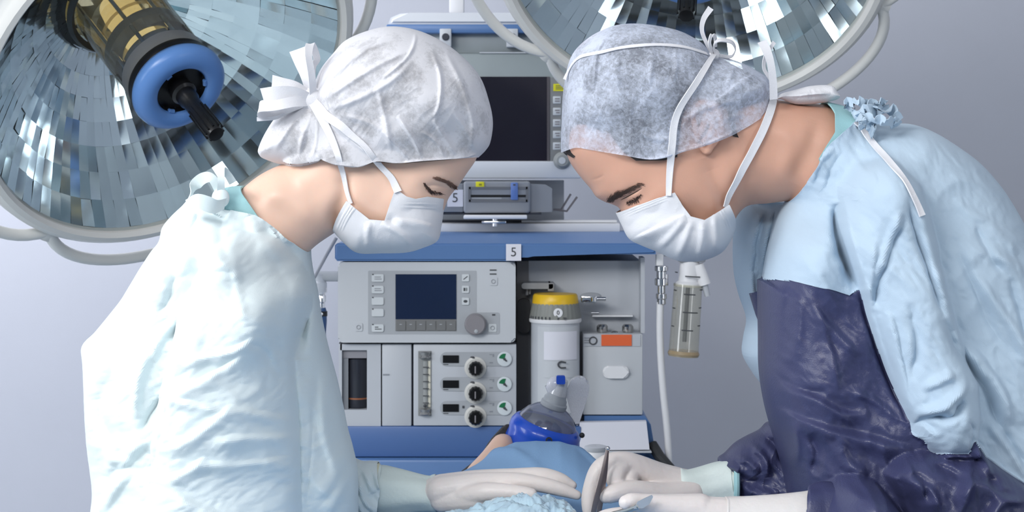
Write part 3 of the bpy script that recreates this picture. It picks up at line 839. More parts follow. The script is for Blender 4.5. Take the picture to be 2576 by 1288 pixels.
o = MB().tube([W(846, 598, Ym), W(822, 640, Ym), W(786, 706, Ym), W(770, 740, Ym + 0.02)], 0.0036, 10).build('grey_rod', mat('rod_grey', (0.30, 0.32, 0.37), 0.4), origin=W(770, 740, Ym))
tag(o, 'thin grey rod slanting down from the left corner of the blue shelf', 'rod')
o = MB().pbox(1130, -700, 1167, 33, 2.15, 2.2, 0.004).build('ceiling_post', m_white, origin=W(1148, 33, 2.17))
tag(o, 'white post rising from the monitor hood to the ceiling', 'post')
# ---------------------------------------------------------------- bodies and cloth: outline with its own depth, rounded front and back
def seg_dist(P, A, B):
    """P (n,2) to segments A->B (m,2): distance (n), index, t, side."""
    n = len(P); best = np.full(n, 1e9); bi = np.zeros(n, int); bt = np.zeros(n); bs = np.zeros(n)
    for i in range(len(A)):
        d = B[i] - A[i]; L2 = d @ d + 1e-12
        w_ = P - A[i]; t = np.clip((w_ @ d) / L2, 0, 1)
        q = w_ - t[:, None] * d; dd = np.hypot(q[:, 0], q[:, 1])
        m = dd < best
        best[m] = dd[m]; bi[m] = i; bt[m] = t[m]
        bs[m] = np.sign(d[0] * w_[m, 1] - d[1] * w_[m, 0])
    return best, bi, bt, bs


def poly_dist(P, pts):
    pts = np.array(pts, float)
    A, B = pts[:-1], pts[1:]
    d, i, t, s = seg_dist(P, A, B)
    L = np.hypot(*(B - A).T); cum = np.concatenate([[0], np.cumsum(L)])
    return d, (cum[i] + t * L[i]) / cum[-1], s


def inside(P, poly):
    poly = np.array(poly, float); x, y = P[:, 0], P[:, 1]; r = np.zeros(len(P), bool)
    j = len(poly) - 1
    for i in range(len(poly)):
        xi, yi = poly[i]; xj, yj = poly[j]
        c = ((yi > y) != (yj > y)) & (x < (xj - xi) * (y - yi) / (yj - yi + 1e-12) + xi)
        r ^= c; j = i
    return r


def field(ctrl):
    """Smooth interpolation of control points (px, py, value)."""
    C = np.array(ctrl, float)
    def f(P):
        if len(C) == 1: return np.full(len(P), C[0, 2])
        d2 = (P[:, None, 0] - C[None, :, 0]) ** 2 + (P[:, None, 1] - C[None, :, 1]) ** 2
        w_ = 1.0 / (d2 + 900.0) ** 1.6
        return (w_ * C[None, :, 2]).sum(1) / w_.sum(1)
    return f


def crumple(P, sc, ax=(1, 1), seed=0.0, octv=3):
    out = np.empty(len(P))
    for i, (x, y) in enumerate(P):
        v = Vector((x * sc * ax[0] + seed, y * sc * ax[1] - seed, seed * 1.7))
        v2 = v + noise.noise_vector(v * 0.6) * 0.9
        a = 1 - abs(noise.noise(v2)) * 2.0
        b = 1 - abs(noise.noise(v2 * 2.1 + Vector((7, 3, 1)))) * 2.0
        out[i] = a * 0.65 + b * 0.35 - 0.55
    return out


class Puff:
    """A closed outline (photo pixels at the plane of depth Y0) filled with a surface that bulges to the camera side (near) and away (far).
    segs: list of (points, kind): kind 'S' = silhouette where both sides meet, 'O' = open hem."""
    def __init__(s, segs, Y0, near, far, r, step=14, sub=2, cuts=(), smooth=6, pw=2.0, feather=()):
        s.Y0 = Y0; s.near = field(near) if not callable(near) else near
        s.far = field(far) if not callable(far) else far
        s.r = field(r) if isinstance(r, (list, tuple)) else (lambda P: np.full(len(P), float(r)))
        s.pw = pw
        loop = []; A = []; B = []
        for pts, kind in segs:
            p = [np.array(q, float) for q in pts]
            dense = []
            for i in range(len(p) - 1):
                n = max(1, int(np.hypot(*(p[i + 1] - p[i])) / step + 0.5))
                for k in range(n): dense.append(p[i] + (p[i + 1] - p[i]) * k / n)
            loop += dense
            if kind == 'S':
                for i in range(len(p) - 1): A.append(p[i]); B.append(p[i + 1])
        s.A, s.B = np.array(A), np.array(B)
        s.loop = np.array(loop)
        lo, hi = s.loop.min(0), s.loop.max(0)
        xs = np.arange(lo[0], hi[0], step); ys = np.arange(lo[1], hi[1], step * 0.87)
        G = np.array([(x + (step / 2 if j % 2 else 0), y) for j, y in enumerate(ys) for x in xs])
        G = G[inside(G, s.loop)]
        n = len(s.loop)
        la, lb = s.loop, np.roll(s.loop, -1, 0)
        dl = seg_dist(G, la, lb)[0]
        # rows of points that run along the border (and along the feathered lines) keep the steep parts even
        tg = np.roll(s.loop, -1, 0) - np.roll(s.loop, 1, 0); tg /= np.hypot(*tg.T)[:, None] + 1e-9
        nr = np.c_[-tg[:, 1], tg[:, 0]]
        if not inside(s.loop + nr * 1.5, s.loop).mean() > 0.5: nr = -nr
        extra = []
        for o_ in (0.28, 0.62):
            q_ = s.loop + nr * step * o_
            q_ = q_[inside(q_, s.loop)]
            q_ = q_[seg_dist(q_, la, lb)[0] > step * o_ * 0.9]
            extra.append(q_)
        G = G[dl > step * 1.0]
        for c in feather:
            q_ = np.array(catmull(s.to_plane(np.array(c, float)), 8)); L_ = np.concatenate([[0], np.cumsum(np.hypot(*np.diff(q_, axis=0).T))])
            m_ = np.arange(0, L_[-1], step * 0.8); q_ = np.c_[np.interp(m_, L_, q_[:, 0]), np.interp(m_, L_, q_[:, 1])]
            t_ = np.gradient(q_, axis=0); t_ /= np.hypot(*t_.T)[:, None] + 1e-9; n_ = np.c_[-t_[:, 1], t_[:, 0]]
            fp = np.concatenate([q_ + n_ * o_ for o_ in (-26, -18, -11, -5, 0, 5, 11, 18, 26)])
            fp = fp[inside(fp, s.loop)]; fp = fp[seg_dist(fp, la, lb)[0] > step * 0.9]
            G = G[seg_dist(G, q_[:-1], q_[1:])[0] > 26 + step * 0.5]
            for e_ in range(len(extra)):
                if e_ >= 2 and len(fp): fp = fp[np.array([np.min(np.hypot(*(extra[e_] - p_).T)) if len(extra[e_]) else 99 for p_ in fp]) > 5]
            extra.append(fp)
        if extra: G = np.concatenate([G] + extra)
        pts = [Vector(p) for p in s.loop]; edges = [(i, (i + 1) % n) for i in range(n)]
        for c in cuts:
            q = s.to_plane(np.array(c, float)); base = len(pts)
            dn = []
            for i in range(len(q) - 1):
                m = max(1, int(np.hypot(*(q[i + 1] - q[i])) / (step * 0.7) + 0.5))
                for k in range(m): dn.append(q[i] + (q[i + 1] - q[i]) * k / m)
            dn.append(q[-1]); dn = np.array(dn)
            pts += [Vector(p) for p in dn]; edges += [(base + i, base + i + 1) for i in range(len(dn) - 1)]
            if len(G): G = G[seg_dist(G, dn[:-1], dn[1:])[0] > step * 0.45]
        pts += [Vector(p) for p in G]
        v, e, f, _, _, _ = delaunay_2d_cdt(pts, edges, [list(range(n))], 1, 1e-4)
        V = np.array([tuple(p) for p in v]); T = np.array([t for t in f if len(t) == 3])
        cen = V[T].mean(1); keep = inside(cen, s.loop); T = T[keep]
        for _ in range(sub): V, T = s.subdiv(V, T)
        used = np.unique(T); mp = -np.ones(len(V), int); mp[used] = np.arange(len(used)); V = V[used]; T = mp[T]
        s.V, s.T = V, T
        E = np.sort(np.concatenate([T[:, [0, 1]], T[:, [1, 2]], T[:, [2, 0]]]), 1)
        s.E, cnt = np.unique(E, axis=0, return_counts=True)
        bnd = s.E[cnt == 1]; s.bnd = bnd
        s.isb = np.zeros(len(V), bool); s.isb[bnd.ravel()] = True
        s.dist = s.sdist(V)
        s.sil = s.isb & (s.dist < 0.6)
        s.hn = s.base(V, s.dist, s.near); s.hf = s.base(V, s.dist, s.far)
        h0, g0 = s.hn, s.hf
        for _ in range(smooth): s.hn = s.lap(s.hn); s.hf = s.lap(s.hf)
        k = np.clip((s.dist - 5) / 32, 0, 1); k = k * k * (3 - 2 * k)
        s.hn = h0 + (s.hn - h0) * k; s.hf = g0 + (s.hf - g0) * k

    @staticmethod
    def subdiv(V, T):
        E = np.sort(np.concatenate([T[:, [0, 1]], T[:, [1, 2]], T[:, [2, 0]]]), 1)
        U, inv = np.unique(E, axis=0, return_inverse=True); inv = inv.ravel()
        M = V[U].mean(1); n = len(V); k = len(T)
        a, b, c = inv[:k] + n, inv[k:2 * k] + n, inv[2 * k:] + n
        T2 = np.concatenate([np.c_[T[:, 0], a, c], np.c_[a, T[:, 1], b], np.c_[c, b, T[:, 2]], np.c_[a, b, c]])
        return np.concatenate([V, M]), T2

    def sdist(s, P):
        return seg_dist(P, s.A, s.B)[0] if len(s.A) else np.full(len(P), 1e6)

    def base(s, P, d, fn):
        t = np.clip(d / s.r(P), 0, 1)
        return fn(P) * (1 - (1 - t) ** s.pw) ** (1 / s.pw)

    def to_plane(s, P):
        q = P.copy()
        for _ in range(3):
            h = s.base(q, s.sdist(q), s.near)
            k = (s.Y0 - h + D) / (s.Y0 + D)
            q = np.c_[CX + (P[:, 0] - CX) * k, HY + (P[:, 1] - HY) * k]
        return q

    def lap(s, h, w_=0.5):
        if not hasattr(s, 'LW'):
            I, J, C = [], [], []
            for a, b, c in ((0, 1, 2), (1, 2, 0), (2, 0, 1)):
                pa, pb, pc = s.V[s.T[:, a]], s.V[s.T[:, b]], s.V[s.T[:, c]]
                u, v = pa - pc, pb - pc
                cot = (u * v).sum(1) / (np.abs(u[:, 0] * v[:, 1] - u[:, 1] * v[:, 0]) + 1e-9)
                I += [s.T[:, a], s.T[:, b]]; J += [s.T[:, b], s.T[:, a]]; C += [cot, cot]
            s.LI, s.LJ, s.LW = np.concatenate(I), np.concatenate(J), np.clip(np.concatenate(C), -0.2, 8.0)
            s.LS = np.maximum(np.bincount(s.LI, s.LW, len(s.V)), 1e-6)
        acc = np.bincount(s.LI, s.LW * h[s.LJ], len(h))
        o = h * (1 - w_) + w_ * acc / s.LS
        o[s.isb] = h[s.isb]
        return o

    def app(s):
        """Where the photograph shows each near-side point."""
        k = (s.Y0 + D) / (s.Y0 - s.hn + D)
        return np.c_[CX + (s.V[:, 0] - CX) * k, HY + (s.V[:, 1] - HY) * k]

    def fade(s, px=25):
        return np.clip(s.dist / px, 0, 1)

    def bump(s, poly, amp, r, add=True, pw=2.0, soft=0):
        """A region that stands out by amp, rounded over r pixels inside its border."""
        P = s.app(); ins = inside(P, poly)
        pl = np.array(poly, float)
        d = seg_dist(P[ins], pl, np.roll(pl, -1, 0))[0]
        t = np.clip(d / r, 0, 1)
        h = np.zeros(len(P)); h[ins] = amp * (1 - (1 - t) ** pw) ** (1 / pw)
        for _ in range(soft): h = s.lap(h)
        s.hn = s.hn + h
        return s

    def relax(s, n=2):
        for _ in range(n):
            h = s.lap(s.hn); s.hn = np.where(s.dist > 8, h, s.hn)
        return s

    def blob(s, x, y, amp, rx, ry=None, ang=0):
        P = s.app(); ry = ry or rx; c, q = math.cos(math.radians(ang)), math.sin(math.radians(ang))
        u = (P[:, 0] - x) * c + (P[:, 1] - y) * q; v = -(P[:, 0] - x) * q + (P[:, 1] - y) * c
        s.hn = s.hn + amp * np.exp(-(u / rx) ** 2 - (v / ry) ** 2) * s.fade()
        return s

    def fold(s, pts, amp, wd, mode='ridge', wd2=None, curve=True):
        """ridge / valley: rounded line; tuck: step that falls off sharply on its left side (walking along pts), slowly on the right."""
        p = catmull(pts, 6) if curve and len(pts) > 2 else pts
        P = s.app(); d, t, sd = poly_dist(P, p)
        end = np.clip(np.minimum(t, 1 - t) / 0.22, 0, 1) ** 0.8
        if mode == 'ridge': h = np.exp(-(d / wd) ** 2)
        else:
            w2 = wd2 or wd * 5
            h = np.where(sd > 0, np.exp(-(d / w2) ** 2), np.exp(-(d / wd) ** 2))
        s.hn = s.hn + amp * h * end * s.fade()
        return s

    def crumple(s, amp, sc, ax=(1, 1), seed=0.0, ang=0, mask=None):
        P = s.app(); c, q = math.cos(math.radians(ang)), math.sin(math.radians(ang))
        R2 = np.c_[P[:, 0] * c + P[:, 1] * q, -P[:, 0] * q + P[:, 1] * c]
        h = amp * crumple(R2, sc, ax, seed) * s.fade(40)
        if mask is not None: h *= mask(P)
        s.hn = s.hn + h
        return s

    def over(s, bv, gap=0.002, fr=0.03):
        """Lifts the near side so that it clears what it covers."""
        sc = F / (s.Y0 + D); lift = s.hn.copy()
        for i in np.nonzero(s.dist > 2)[0]:
            p = Vector(((s.V[i, 0] - CX) / sc, -2.0, CZ - (s.V[i, 1] - HY) / sc))
            h = bv.ray_cast(p, Vector((0, 1, 0)))
            if h[0] is not None:
                need = s.Y0 - h[0].y + gap * min(1, s.dist[i] / 12)
                if need > lift[i]: lift[i] = need
        dlt = lift - s.hn
        sm = dlt.copy()
        for _ in range(8):
            sm = np.maximum(s.lap(sm), dlt)
        s.hn = s.hn + sm
        return s

    def mesh(s, tri=None, near=True, far=True, off=0.0, name='m'):
        """Mesh of the chosen triangles (mask over s.T)."""
        T = s.T if tri is None else s.T[tri]
        sc = F / (s.Y0 + D)
        X = (s.V[:, 0] - CX) / sc; Z = CZ - (s.V[:, 1] - HY) / sc
        vs = []; fs = []
        def side(h, sg, flip):
            used = np.unique(T); mp = -np.ones(len(s.V), int); mp[used] = np.arange(len(used)) + len(vs)
            for i in used: vs.append((X[i], s.Y0 + sg * h[i], Z[i]))
            for t in T: fs.append((mp[t[0]], mp[t[1]], mp[t[2]]) if not flip else (mp[t[0]], mp[t[2]], mp[t[1]]))
        if near: side(s.hn + off * s.fade(8), -1, False)
        if far: side(s.hf, 1, True)
        me = bpy.data.meshes.new(name); me.from_pydata(vs, [], fs)
        bm = bmesh.new(); bm.from_mesh(me)
        bmesh.ops.remove_doubles(bm, verts=bm.verts, dist=2e-5)
        bmesh.ops.recalc_face_normals(bm, faces=bm.faces)
        bm.to_mesh(me); bm.free()
        return me

    def tri_in(s, poly):
        P = s.app(); return inside(P[s.T].mean(1), poly)


def bvh_of(*objs):
    vs = []; fs = []
    for o in objs:
        b = len(vs); M = Matrix.Translation(root_of(o).location) if o.parent else Matrix.Translation(o.location)
        vs += [M @ v.co for v in o.data.vertices]; fs += [tuple(b + i for i in p.vertices) for p in o.data.polygons]
    return BVHTree.FromPolygons(vs, fs)


EYE = Vector((0, -D, CZ))
def stick(bv, px, py, off=0.002, fallback=0.0):
    """The point of the surface that the photograph shows at (px, py), lifted by off along its normal."""
    d = (W(px, py, 0.0) - EYE).normalized()
    h = bv.ray_cast(EYE, d)
    if h[0] is None: return W(px, py, fallback), Vector((0, -1, 0))
    n = h[1]
    if n.dot(d) > 0: n = -n
    return h[0] + n * off, n


def ribbon(name, bv, pts, wd, m, parent, off=0.0025, th=0.0012, fallback=0.0, n=6, wds=None, label=None, lift=None):
    """Cloth tape laid on a surface along photo points; wd is its width in metres."""
    q = catmull(pts, n); P = []; N = []
    for i, (x, y) in enumerate(q):
        p, nn = stick(bv, x, y, off, fallback); P.append(p); N.append(nn)
    # even out the depth so the tape bridges small dips
    for _ in range(4):
        P = [P[0]] + [(P[i - 1] + P[i] * 2 + P[i + 1]) / 4 for i in range(1, len(P) - 1)] + [P[-1]]
        N = [N[0]] + [((N[i - 1] + N[i] * 2 + N[i + 1]) / 4).normalized() for i in range(1, len(N) - 1)] + [N[-1]]
    if lift: P = [p + Vector((0, -lift, 0)) for p in P]
    ww = wds or [wd] * len(P)
    if wds: ww = list(np.interp(np.linspace(0, 1, len(P)), np.linspace(0, 1, len(wds)), wds))
    mb = MB(); rows = []
    for i in range(len(P)):
        t = (P[min(i + 1, len(P) - 1)] - P[max(i - 1, 0)]).normalized()
        sd = t.cross(N[i]).normalized()
        a = ww[i] / 2
        rows.append([mb.bm.verts.new(P[i] + sd * x * a + N[i] * y) for x, y in ((-1, 0), (-0.9, th), (-0.35, th * 0.75), (0.35, th * 0.75), (0.9, th), (1, 0), (0.5, -th * 0.6), (-0.5, -th * 0.6))])
    for i in range(len(rows) - 1):
        for k in range(8): mb.bm.faces.new((rows[i][k], rows[i][(k + 1) % 8], rows[i + 1][(k + 1) % 8], rows[i + 1][k]))
    mb.bm.faces.new(rows[0]); mb.bm.faces.new(rows[-1])
    return mb.build(name, m, parent, label=label, sharp=50)


def strip3(name, pts, wd, m, parent, side=(0, 0, 1), th=0.0012, label=None, n=6):
    """Free hanging tape through world points; side gives the direction of its width (one or per point)."""
    q = catmull([tuple(p) for p in pts], n); P = [Vector(p) for p in q]
    sides = side if isinstance(side, list) else [side] * len(pts)
    S = [Vector(v).normalized() for v in catmull([tuple(v) for v in sides], n)]
    ww = wd if isinstance(wd, list) else [wd] * 2
    ww = np.interp(np.linspace(0, 1, len(P)), np.linspace(0, 1, len(ww)), ww)
    mb = MB(); rows = []
    for i in range(len(P)):
        t = (P[min(i + 1, len(P) - 1)] - P[max(i - 1, 0)]).normalized()
        sd = (S[i] - t * S[i].dot(t)).normalized(); nn = t.cross(sd); a = ww[i] / 2
        rows.append([mb.bm.verts.new(P[i] + sd * x * a + nn * y * th) for x, y in ((-1, -0.5), (0, -0.2), (1, -0.5), (1, 0.5), (0, 0.8), (-1, 0.5))])
    for i in range(len(rows) - 1):
        for k in range(6): mb.bm.faces.new((rows[i][k], rows[i][(k + 1) % 6], rows[i + 1][(k + 1) % 6], rows[i + 1][k]))
    mb.bm.faces.new(rows[0]); mb.bm.faces.new(rows[-1])
    return mb.build(name, m, parent, label=label, sharp=50)


def union_mesh(chains, voxel=0.0016, smooth=6, extra=None):
    """Tapered limbs (lists of (point, radius)) grown together into one continuous surface."""
    bm = bmesh.new()
    for ch in chains:
        pts = [Vector(p) for p, r in ch]; rs = [r for p, r in ch]
        q = catmull([tuple(p) + (r,) for p, r in zip(pts, rs)], 6)
        mb = MB(); mb.bm.free(); mb.bm = bm
        P = [Vector(x[:3]) for x in q]; R = [max(0.001, float(x[3])) for x in q]
        # hemispherical ends
        t0 = (P[0] - P[1]).normalized(); t1 = (P[-1] - P[-2]).normalized()
        pre = [(P[0] + t0 * R[0] * math.sin(a), R[0] * math.cos(a)) for a in (1.5, 1.2, 0.9, 0.6, 0.3)]
        post = [(P[-1] + t1 * R[-1] * math.sin(a), R[-1] * math.cos(a)) for a in (0.3, 0.6, 0.9, 1.2, 1.5)]
        P2 = [p for p, r in pre] + P + [p for p, r in post]; R2 = [r for p, r in pre] + R + [r for p, r in post]
        mb.tube(P2, R2, 16)
    if extra: extra(bm)
    bmesh.ops.recalc_face_normals(bm, faces=bm.faces)
    me = bpy.data.meshes.new('u'); bm.to_mesh(me); bm.free()
    o = bpy.data.objects.new('tmp_union', me); COL.objects.link(o)
    md = o.modifiers.new('r', 'REMESH'); md.mode = 'VOXEL'; md.voxel_size = voxel
    sm = o.modifiers.new('s', 'SMOOTH'); sm.iterations = smooth; sm.factor = 0.5
    dg = bpy.context.evaluated_depsgraph_get(); dg.update()
    out = bpy.data.meshes.new_from_object(o.evaluated_get(dg))
    bpy.data.objects.remove(o); bpy.data.meshes.remove(me)
    return out


def solidify(o, th):
    md = o.modifiers.new('thickness', 'SOLIDIFY'); md.thickness = th; md.offset = 1.0
    return o


def fibre_mat(name, color, a_lo, a_hi, scale=90, contrast=(0.35, 0.68), stretch=(1, 1, 1), rough=0.9, big=0.4, dist=1.6):
    """Sheer non-woven cloth: fibres as noise, thin between them so what is under it shows through."""
    m = bpy.data.materials.new(name); m.use_nodes = True
    nt = m.node_tree; nt.nodes.clear(); N = nt.nodes.new; L = nt.links.new
    out = N('ShaderNodeOutputMaterial'); tc = N('ShaderNodeTexCoord'); mp = N('ShaderNodeMapping')
    mp.inputs['Scale'].default_value = stretch
    L(tc.outputs['Object'], mp.inputs['Vector'])
    n1 = N('ShaderNodeTexNoise'); n1.inputs['Scale'].default_value = scale; n1.inputs['Detail'].default_value = 8; n1.inputs['Roughness'].default_value = 0.75; n1.inputs['Distortion'].default_value = dist
    n2 = N('ShaderNodeTexNoise'); n2.inputs['Scale'].default_value = scale * 0.16; n2.inputs['Detail'].default_value = 3
    L(mp.outputs[0], n1.inputs['Vector']); L(mp.outputs[0], n2.inputs['Vector'])
    mx = N('ShaderNodeMath'); mx.operation = 'MULTIPLY_ADD'; mx.inputs[1].default_value = 1 - big
    ml = N('ShaderNodeMath'); ml.operation = 'MULTIPLY'; ml.inputs[1].default_value = big
    L(n2.outputs['Fac'], ml.inputs[0]); L(n1.outputs['Fac'], mx.inputs[0]); L(ml.outputs[0], mx.inputs[2])
    mr = N('ShaderNodeMapRange'); mr.inputs['From Min'].default_value = contrast[0]; mr.inputs['From Max'].default_value = contrast[1]
    mr.inputs['To Min'].default_value = a_lo; mr.inputs['To Max'].default_value = a_hi; mr.clamp = True
    L(mx.outputs[0], mr.inputs['Value'])
    # seen edge-on the fibres close up
    lw = N('ShaderNodeLayerWeight'); lw.inputs['Blend'].default_value = 0.35
    ad = N('ShaderNodeMath'); ad.operation = 'MULTIPLY_ADD'; ad.inputs[1].default_value = 0.45; ad.use_clamp = True
    L(lw.outputs['Facing'], ad.inputs[0]); L(mr.outputs[0], ad.inputs[2])
    df = N('ShaderNodeBsdfDiffuse'); df.inputs['Color'].default_value = lin(color)
    tl = N('ShaderNodeBsdfTranslucent'); tl.inputs['Color'].default_value = lin(color)
    m0 = N('ShaderNodeMixShader'); m0.inputs['Fac'].default_value = 0.25
    L(df.outputs[0], m0.inputs[1]); L(tl.outputs[0], m0.inputs[2])
    tr = N('ShaderNodeBsdfTransparent'); ms = N('ShaderNodeMixShader')
    L(ad.outputs[0], ms.inputs['Fac']); L(tr.outputs[0], ms.inputs[1]); L(m0.outputs[0], ms.inputs[2])
    bp = N('ShaderNodeBump'); bp.inputs['Strength'].default_value = 0.25; bp.inputs['Distance'].default_value = 0.002
    L(n1.outputs['Fac'], bp.inputs['Height']); L(bp.outputs[0], df.inputs['Normal'])
    L(ms.outputs[0], out.inputs['Surface'])
    MATS[name] = m
    return m


def cap_fallback(): pass
# ---------------------------------------------------------------- materials of the people
m_skinW = mat('skin_light', (0.82, 0.56, 0.44), 0.42, sss=0.25, vary=0.05, vscale=25, bump=0.02, bscale=350)
m_skinM = mat('skin_warm', (0.66, 0.375, 0.275), 0.42, sss=0.22, vary=0.07, vscale=30, bump=0.03, bscale=350)
m_hairD = mat('hair_dark', (0.022, 0.018, 0.018), 0.5, vary=0.4, vscale=60, bump=0.25, bscale=160, stretch=(1, 1, 4))
m_hairW = mat('hair_brown', (0.07, 0.045, 0.035), 0.5, vary=0.4, vscale=60, bump=0.25, bscale=160, stretch=(1, 1, 4))
m_brow = mat('brow_hair', (0.17, 0.095, 0.07), 0.7)
m_browM = mat('brow_hair_dark', (0.07, 0.04, 0.03), 0.7)
m_lash = mat('lash_hair', (0.05, 0.030, 0.025), 0.6)
m_gownW = mat('gown_aqua', (0.725, 0.815, 0.84), 0.85, bump=0.12, bscale=900, vary=0.015, sheen=0.1)
m_gownM = mat('gown_sky', (0.49, 0.615, 0.74), 0.85, bump=0.12, bscale=900, vary=0.015, sheen=0.1)
m_teal = mat('scrub_teal', (0.36, 0.62, 0.66), 0.8, bump=0.15, bscale=900, vary=0.02)
m_navy = mat('apron_navy', (0.047, 0.052, 0.125), 0.36, bump=0.10, bscale=500, vary=0.08, vscale=15)
m_mask = mat('mask_white', (0.76, 0.765, 0.80), 0.85, bump=0.10, bscale=700, vary=0.01)
m_tape = mat('tape_white', (0.80, 0.80, 0.84), 0.85, bump=0.2, bscale=900, vary=0.02)
m_stitch = mat('stitch_grey', (0.55, 0.55, 0.60), 0.8)
m_glove = mat('glove_latex', (0.76, 0.70, 0.68), 0.40, sss=0.1, bump=0.10, bscale=120, vary=0.03)
m_cuff = mat('glove_cuff_green', (0.68, 0.77, 0.75), 0.5, bump=0.10, bscale=200, vary=0.04)
m_bead = mat('glove_bead', (0.68, 0.66, 0.48), 0.45)
m_capW = fibre_mat('cap_sheer_white', (0.90, 0.90, 0.95), 0.56, 0.97, 190, (0.39, 0.56), big=0.6, dist=0.55)
m_capM = fibre_mat('cap_sheer_blue', (0.79, 0.85, 1.0), 0.28, 0.92, 190, (0.40, 0.62), big=0.42, dist=0.55)


def hairs(name, bv, strokes, m, parent, n, rad=0.0004, jit=2.0, off=0.0006, seed=1):
    """Short tapered hairs: strokes = list of (root a, root b, tip offset a, tip offset b) in photo pixels."""
    rd = random.Random(seed); mb = MB()
    for (a, b, ta, tb) in strokes:
        for i in range(n):
            u = (i + rd.random()) / n
            x = a[0] + (b[0] - a[0]) * u + rd.gauss(0, jit); y = a[1] + (b[1] - a[1]) * u + rd.gauss(0, jit)
            dx = ta[0] + (tb[0] - ta[0]) * u + rd.gauss(0, 1.2); dy = ta[1] + (tb[1] - ta[1]) * u + rd.gauss(0, 1.2)
            p0, n0 = stick(bv, x, y, off); p1, n1 = stick(bv, x + dx * 0.55, y + dy * 0.5, off * 1.8); p2, n2 = stick(bv, x + dx, y + dy, off * 1.5)
            if (p2 - p0).length > 0.03: continue
            mb.tube([p0, p1, p2], [rad, rad * 0.8, rad * 0.25], 5)
    return mb.build(name, m, parent)


# ================================================================ the woman on the left
bodyW = [(613, 472), (650, 443), (690, 421), (740, 402), (770, 370), (788, 300), (825, 205), (885, 132), (965, 96), (1045, 99), (1115, 135), (1172, 200), (1205, 285), (1210, 350), (1199, 398),
         (1173, 438), (1153, 468), (1141, 482), (1128, 500), (1116, 530), (1102, 552), (1085, 575), (1060, 598), (1020, 612), (960, 612), (905, 592), (864, 572), (838, 588), (802, 612), (776, 634)]
torsoW = [(776, 634), (782, 720), (805, 900), (830, 1100), (840, 1420), (300, 1420), (285, 1150), (275, 900), (335, 780), (425, 650), (505, 560), (560, 505), (613, 472)]
ctr = [(1010, 240, 0.077), (900, 300, 0.074), (1150, 380, 0.060), (1080, 480, 0.060), (1000, 520, 0.060), (920, 470, 0.064), (870, 560, 0.055), (1080, 560, 0.045), (760, 500, 0.054), (690, 470, 0.056), (800, 580, 0.050), (640, 600, 0.07), (520, 800, 0.09), (560, 1200, 0.10), (350, 1000, 0.08), (760, 900, 0.08)]
pw = Puff([(catmull(bodyW, 5), 'S'), (catmull(torsoW, 5), 'S')], 0.03, ctr, ctr, [(1000, 300, 150), (760, 500, 85), (1100, 480, 95), (960, 560, 80), (500, 900, 180)], step=11, sub=2, smooth=36)
pw.blob(1094, 484, -0.0075, 34, 22, 20).blob(1100, 482, 0.0048, 20, 13, 20).blob(1000, 500, 0.004, 45, 35).blob(1125, 450, 0.0025, 38, 16, 20)
pw.fold([(1066, 470), (1092, 466), (1122, 474), (1140, 482)], -0.0012, 3.5)
pw.fold([(1072, 480), (1092, 492), (1112, 494)], -0.0012, 3.0)
pw.fold([(862, 425), (866, 480), (852, 530), (846, 575)], -0.006, 20)
pw.fold([(660, 470), (740, 520), (800, 570)], 0.0022, 22).fold([(700, 440), (770, 480), (812, 560)], -0.002, 22)
woman = link_mesh('person', pw.mesh(), m_skinW, origin=(wx(600, 0.03), 0.03, 0.0), sharp=None)
for p in woman.data.polygons: p.use_smooth = True
tag(woman, 'woman in pale aqua gown, white cap and mask, bending right with a flat gloved hand', 'person')
bvW = bvh_of(woman)
hairs('eyebrow', bvW, [((1090, 447), (1120, 455), (9, 1), (9, 3)), ((1110, 452), (1145, 470), (9, 3), (6, 5)), ((1122, 456), (1146, 473), (8, 2), (5, 4))], m_brow, woman, 90, 0.00027, 1.8, seed=3)
hairs('eyelashes', bvW, [((1066, 459), (1084, 482), (-1, 8), (3, 9)), ((1068, 462), (1086, 484), (0, 6), (4, 7)), ((1086, 480), (1108, 486), (4, 7), (8, 3)), ((1072, 468), (1090, 484), (2, 6), (5, 5))], m_lash, woman, 26, 0.00027, 1.2, seed=4)
lt = MB()
for q_, r_ in (([(1065, 460), (1071, 470), (1079, 480), (1089, 486)], 0.0010), ([(1087, 480), (1096, 484), (1108, 484)], 0.0011)):
    pp = [stick(bvW, x, y, 0.0002)[0] for x, y in catmull(q_, 4)]
    lt.tube(pp, [r_ * (0.35 + 0.65 * math.sin(math.pi * (i + 0.5) / len(pp))) for i in range(len(pp))], 8)
lt.build('lash_line', m_brow, woman)
# hair under the cap, with its knot at the nape
hw = Puff([(catmull([(705, 400), (680, 370), (690, 320), (735, 275), (780, 240), (805, 190), (850, 130), (920, 92), (990, 80), (1060, 88), (1120, 122), (1175, 185), (1212, 270), (1220, 330), (1210, 385)], 6), 'S'),
           ([(1210, 385), (1180, 396), (1137, 402), (1067, 408), (1008, 412), (958, 408), (915, 420), (860, 415), (826, 404), (780, 412), (740, 414), (705, 400)], 'O')], 0.03,
          [(1000, 250, 0.086), (1150, 380, 0.066), (900, 400, 0.078), (720, 350, 0.05), (800, 300, 0.066)], [(1000, 250, 0.084), (720, 350, 0.05)], [(1000, 250, 150), (730, 340, 70)], step=14, sub=1, smooth=6)
hairW = link_mesh('hair', hw.mesh(), m_hairW, woman, sharp=None)
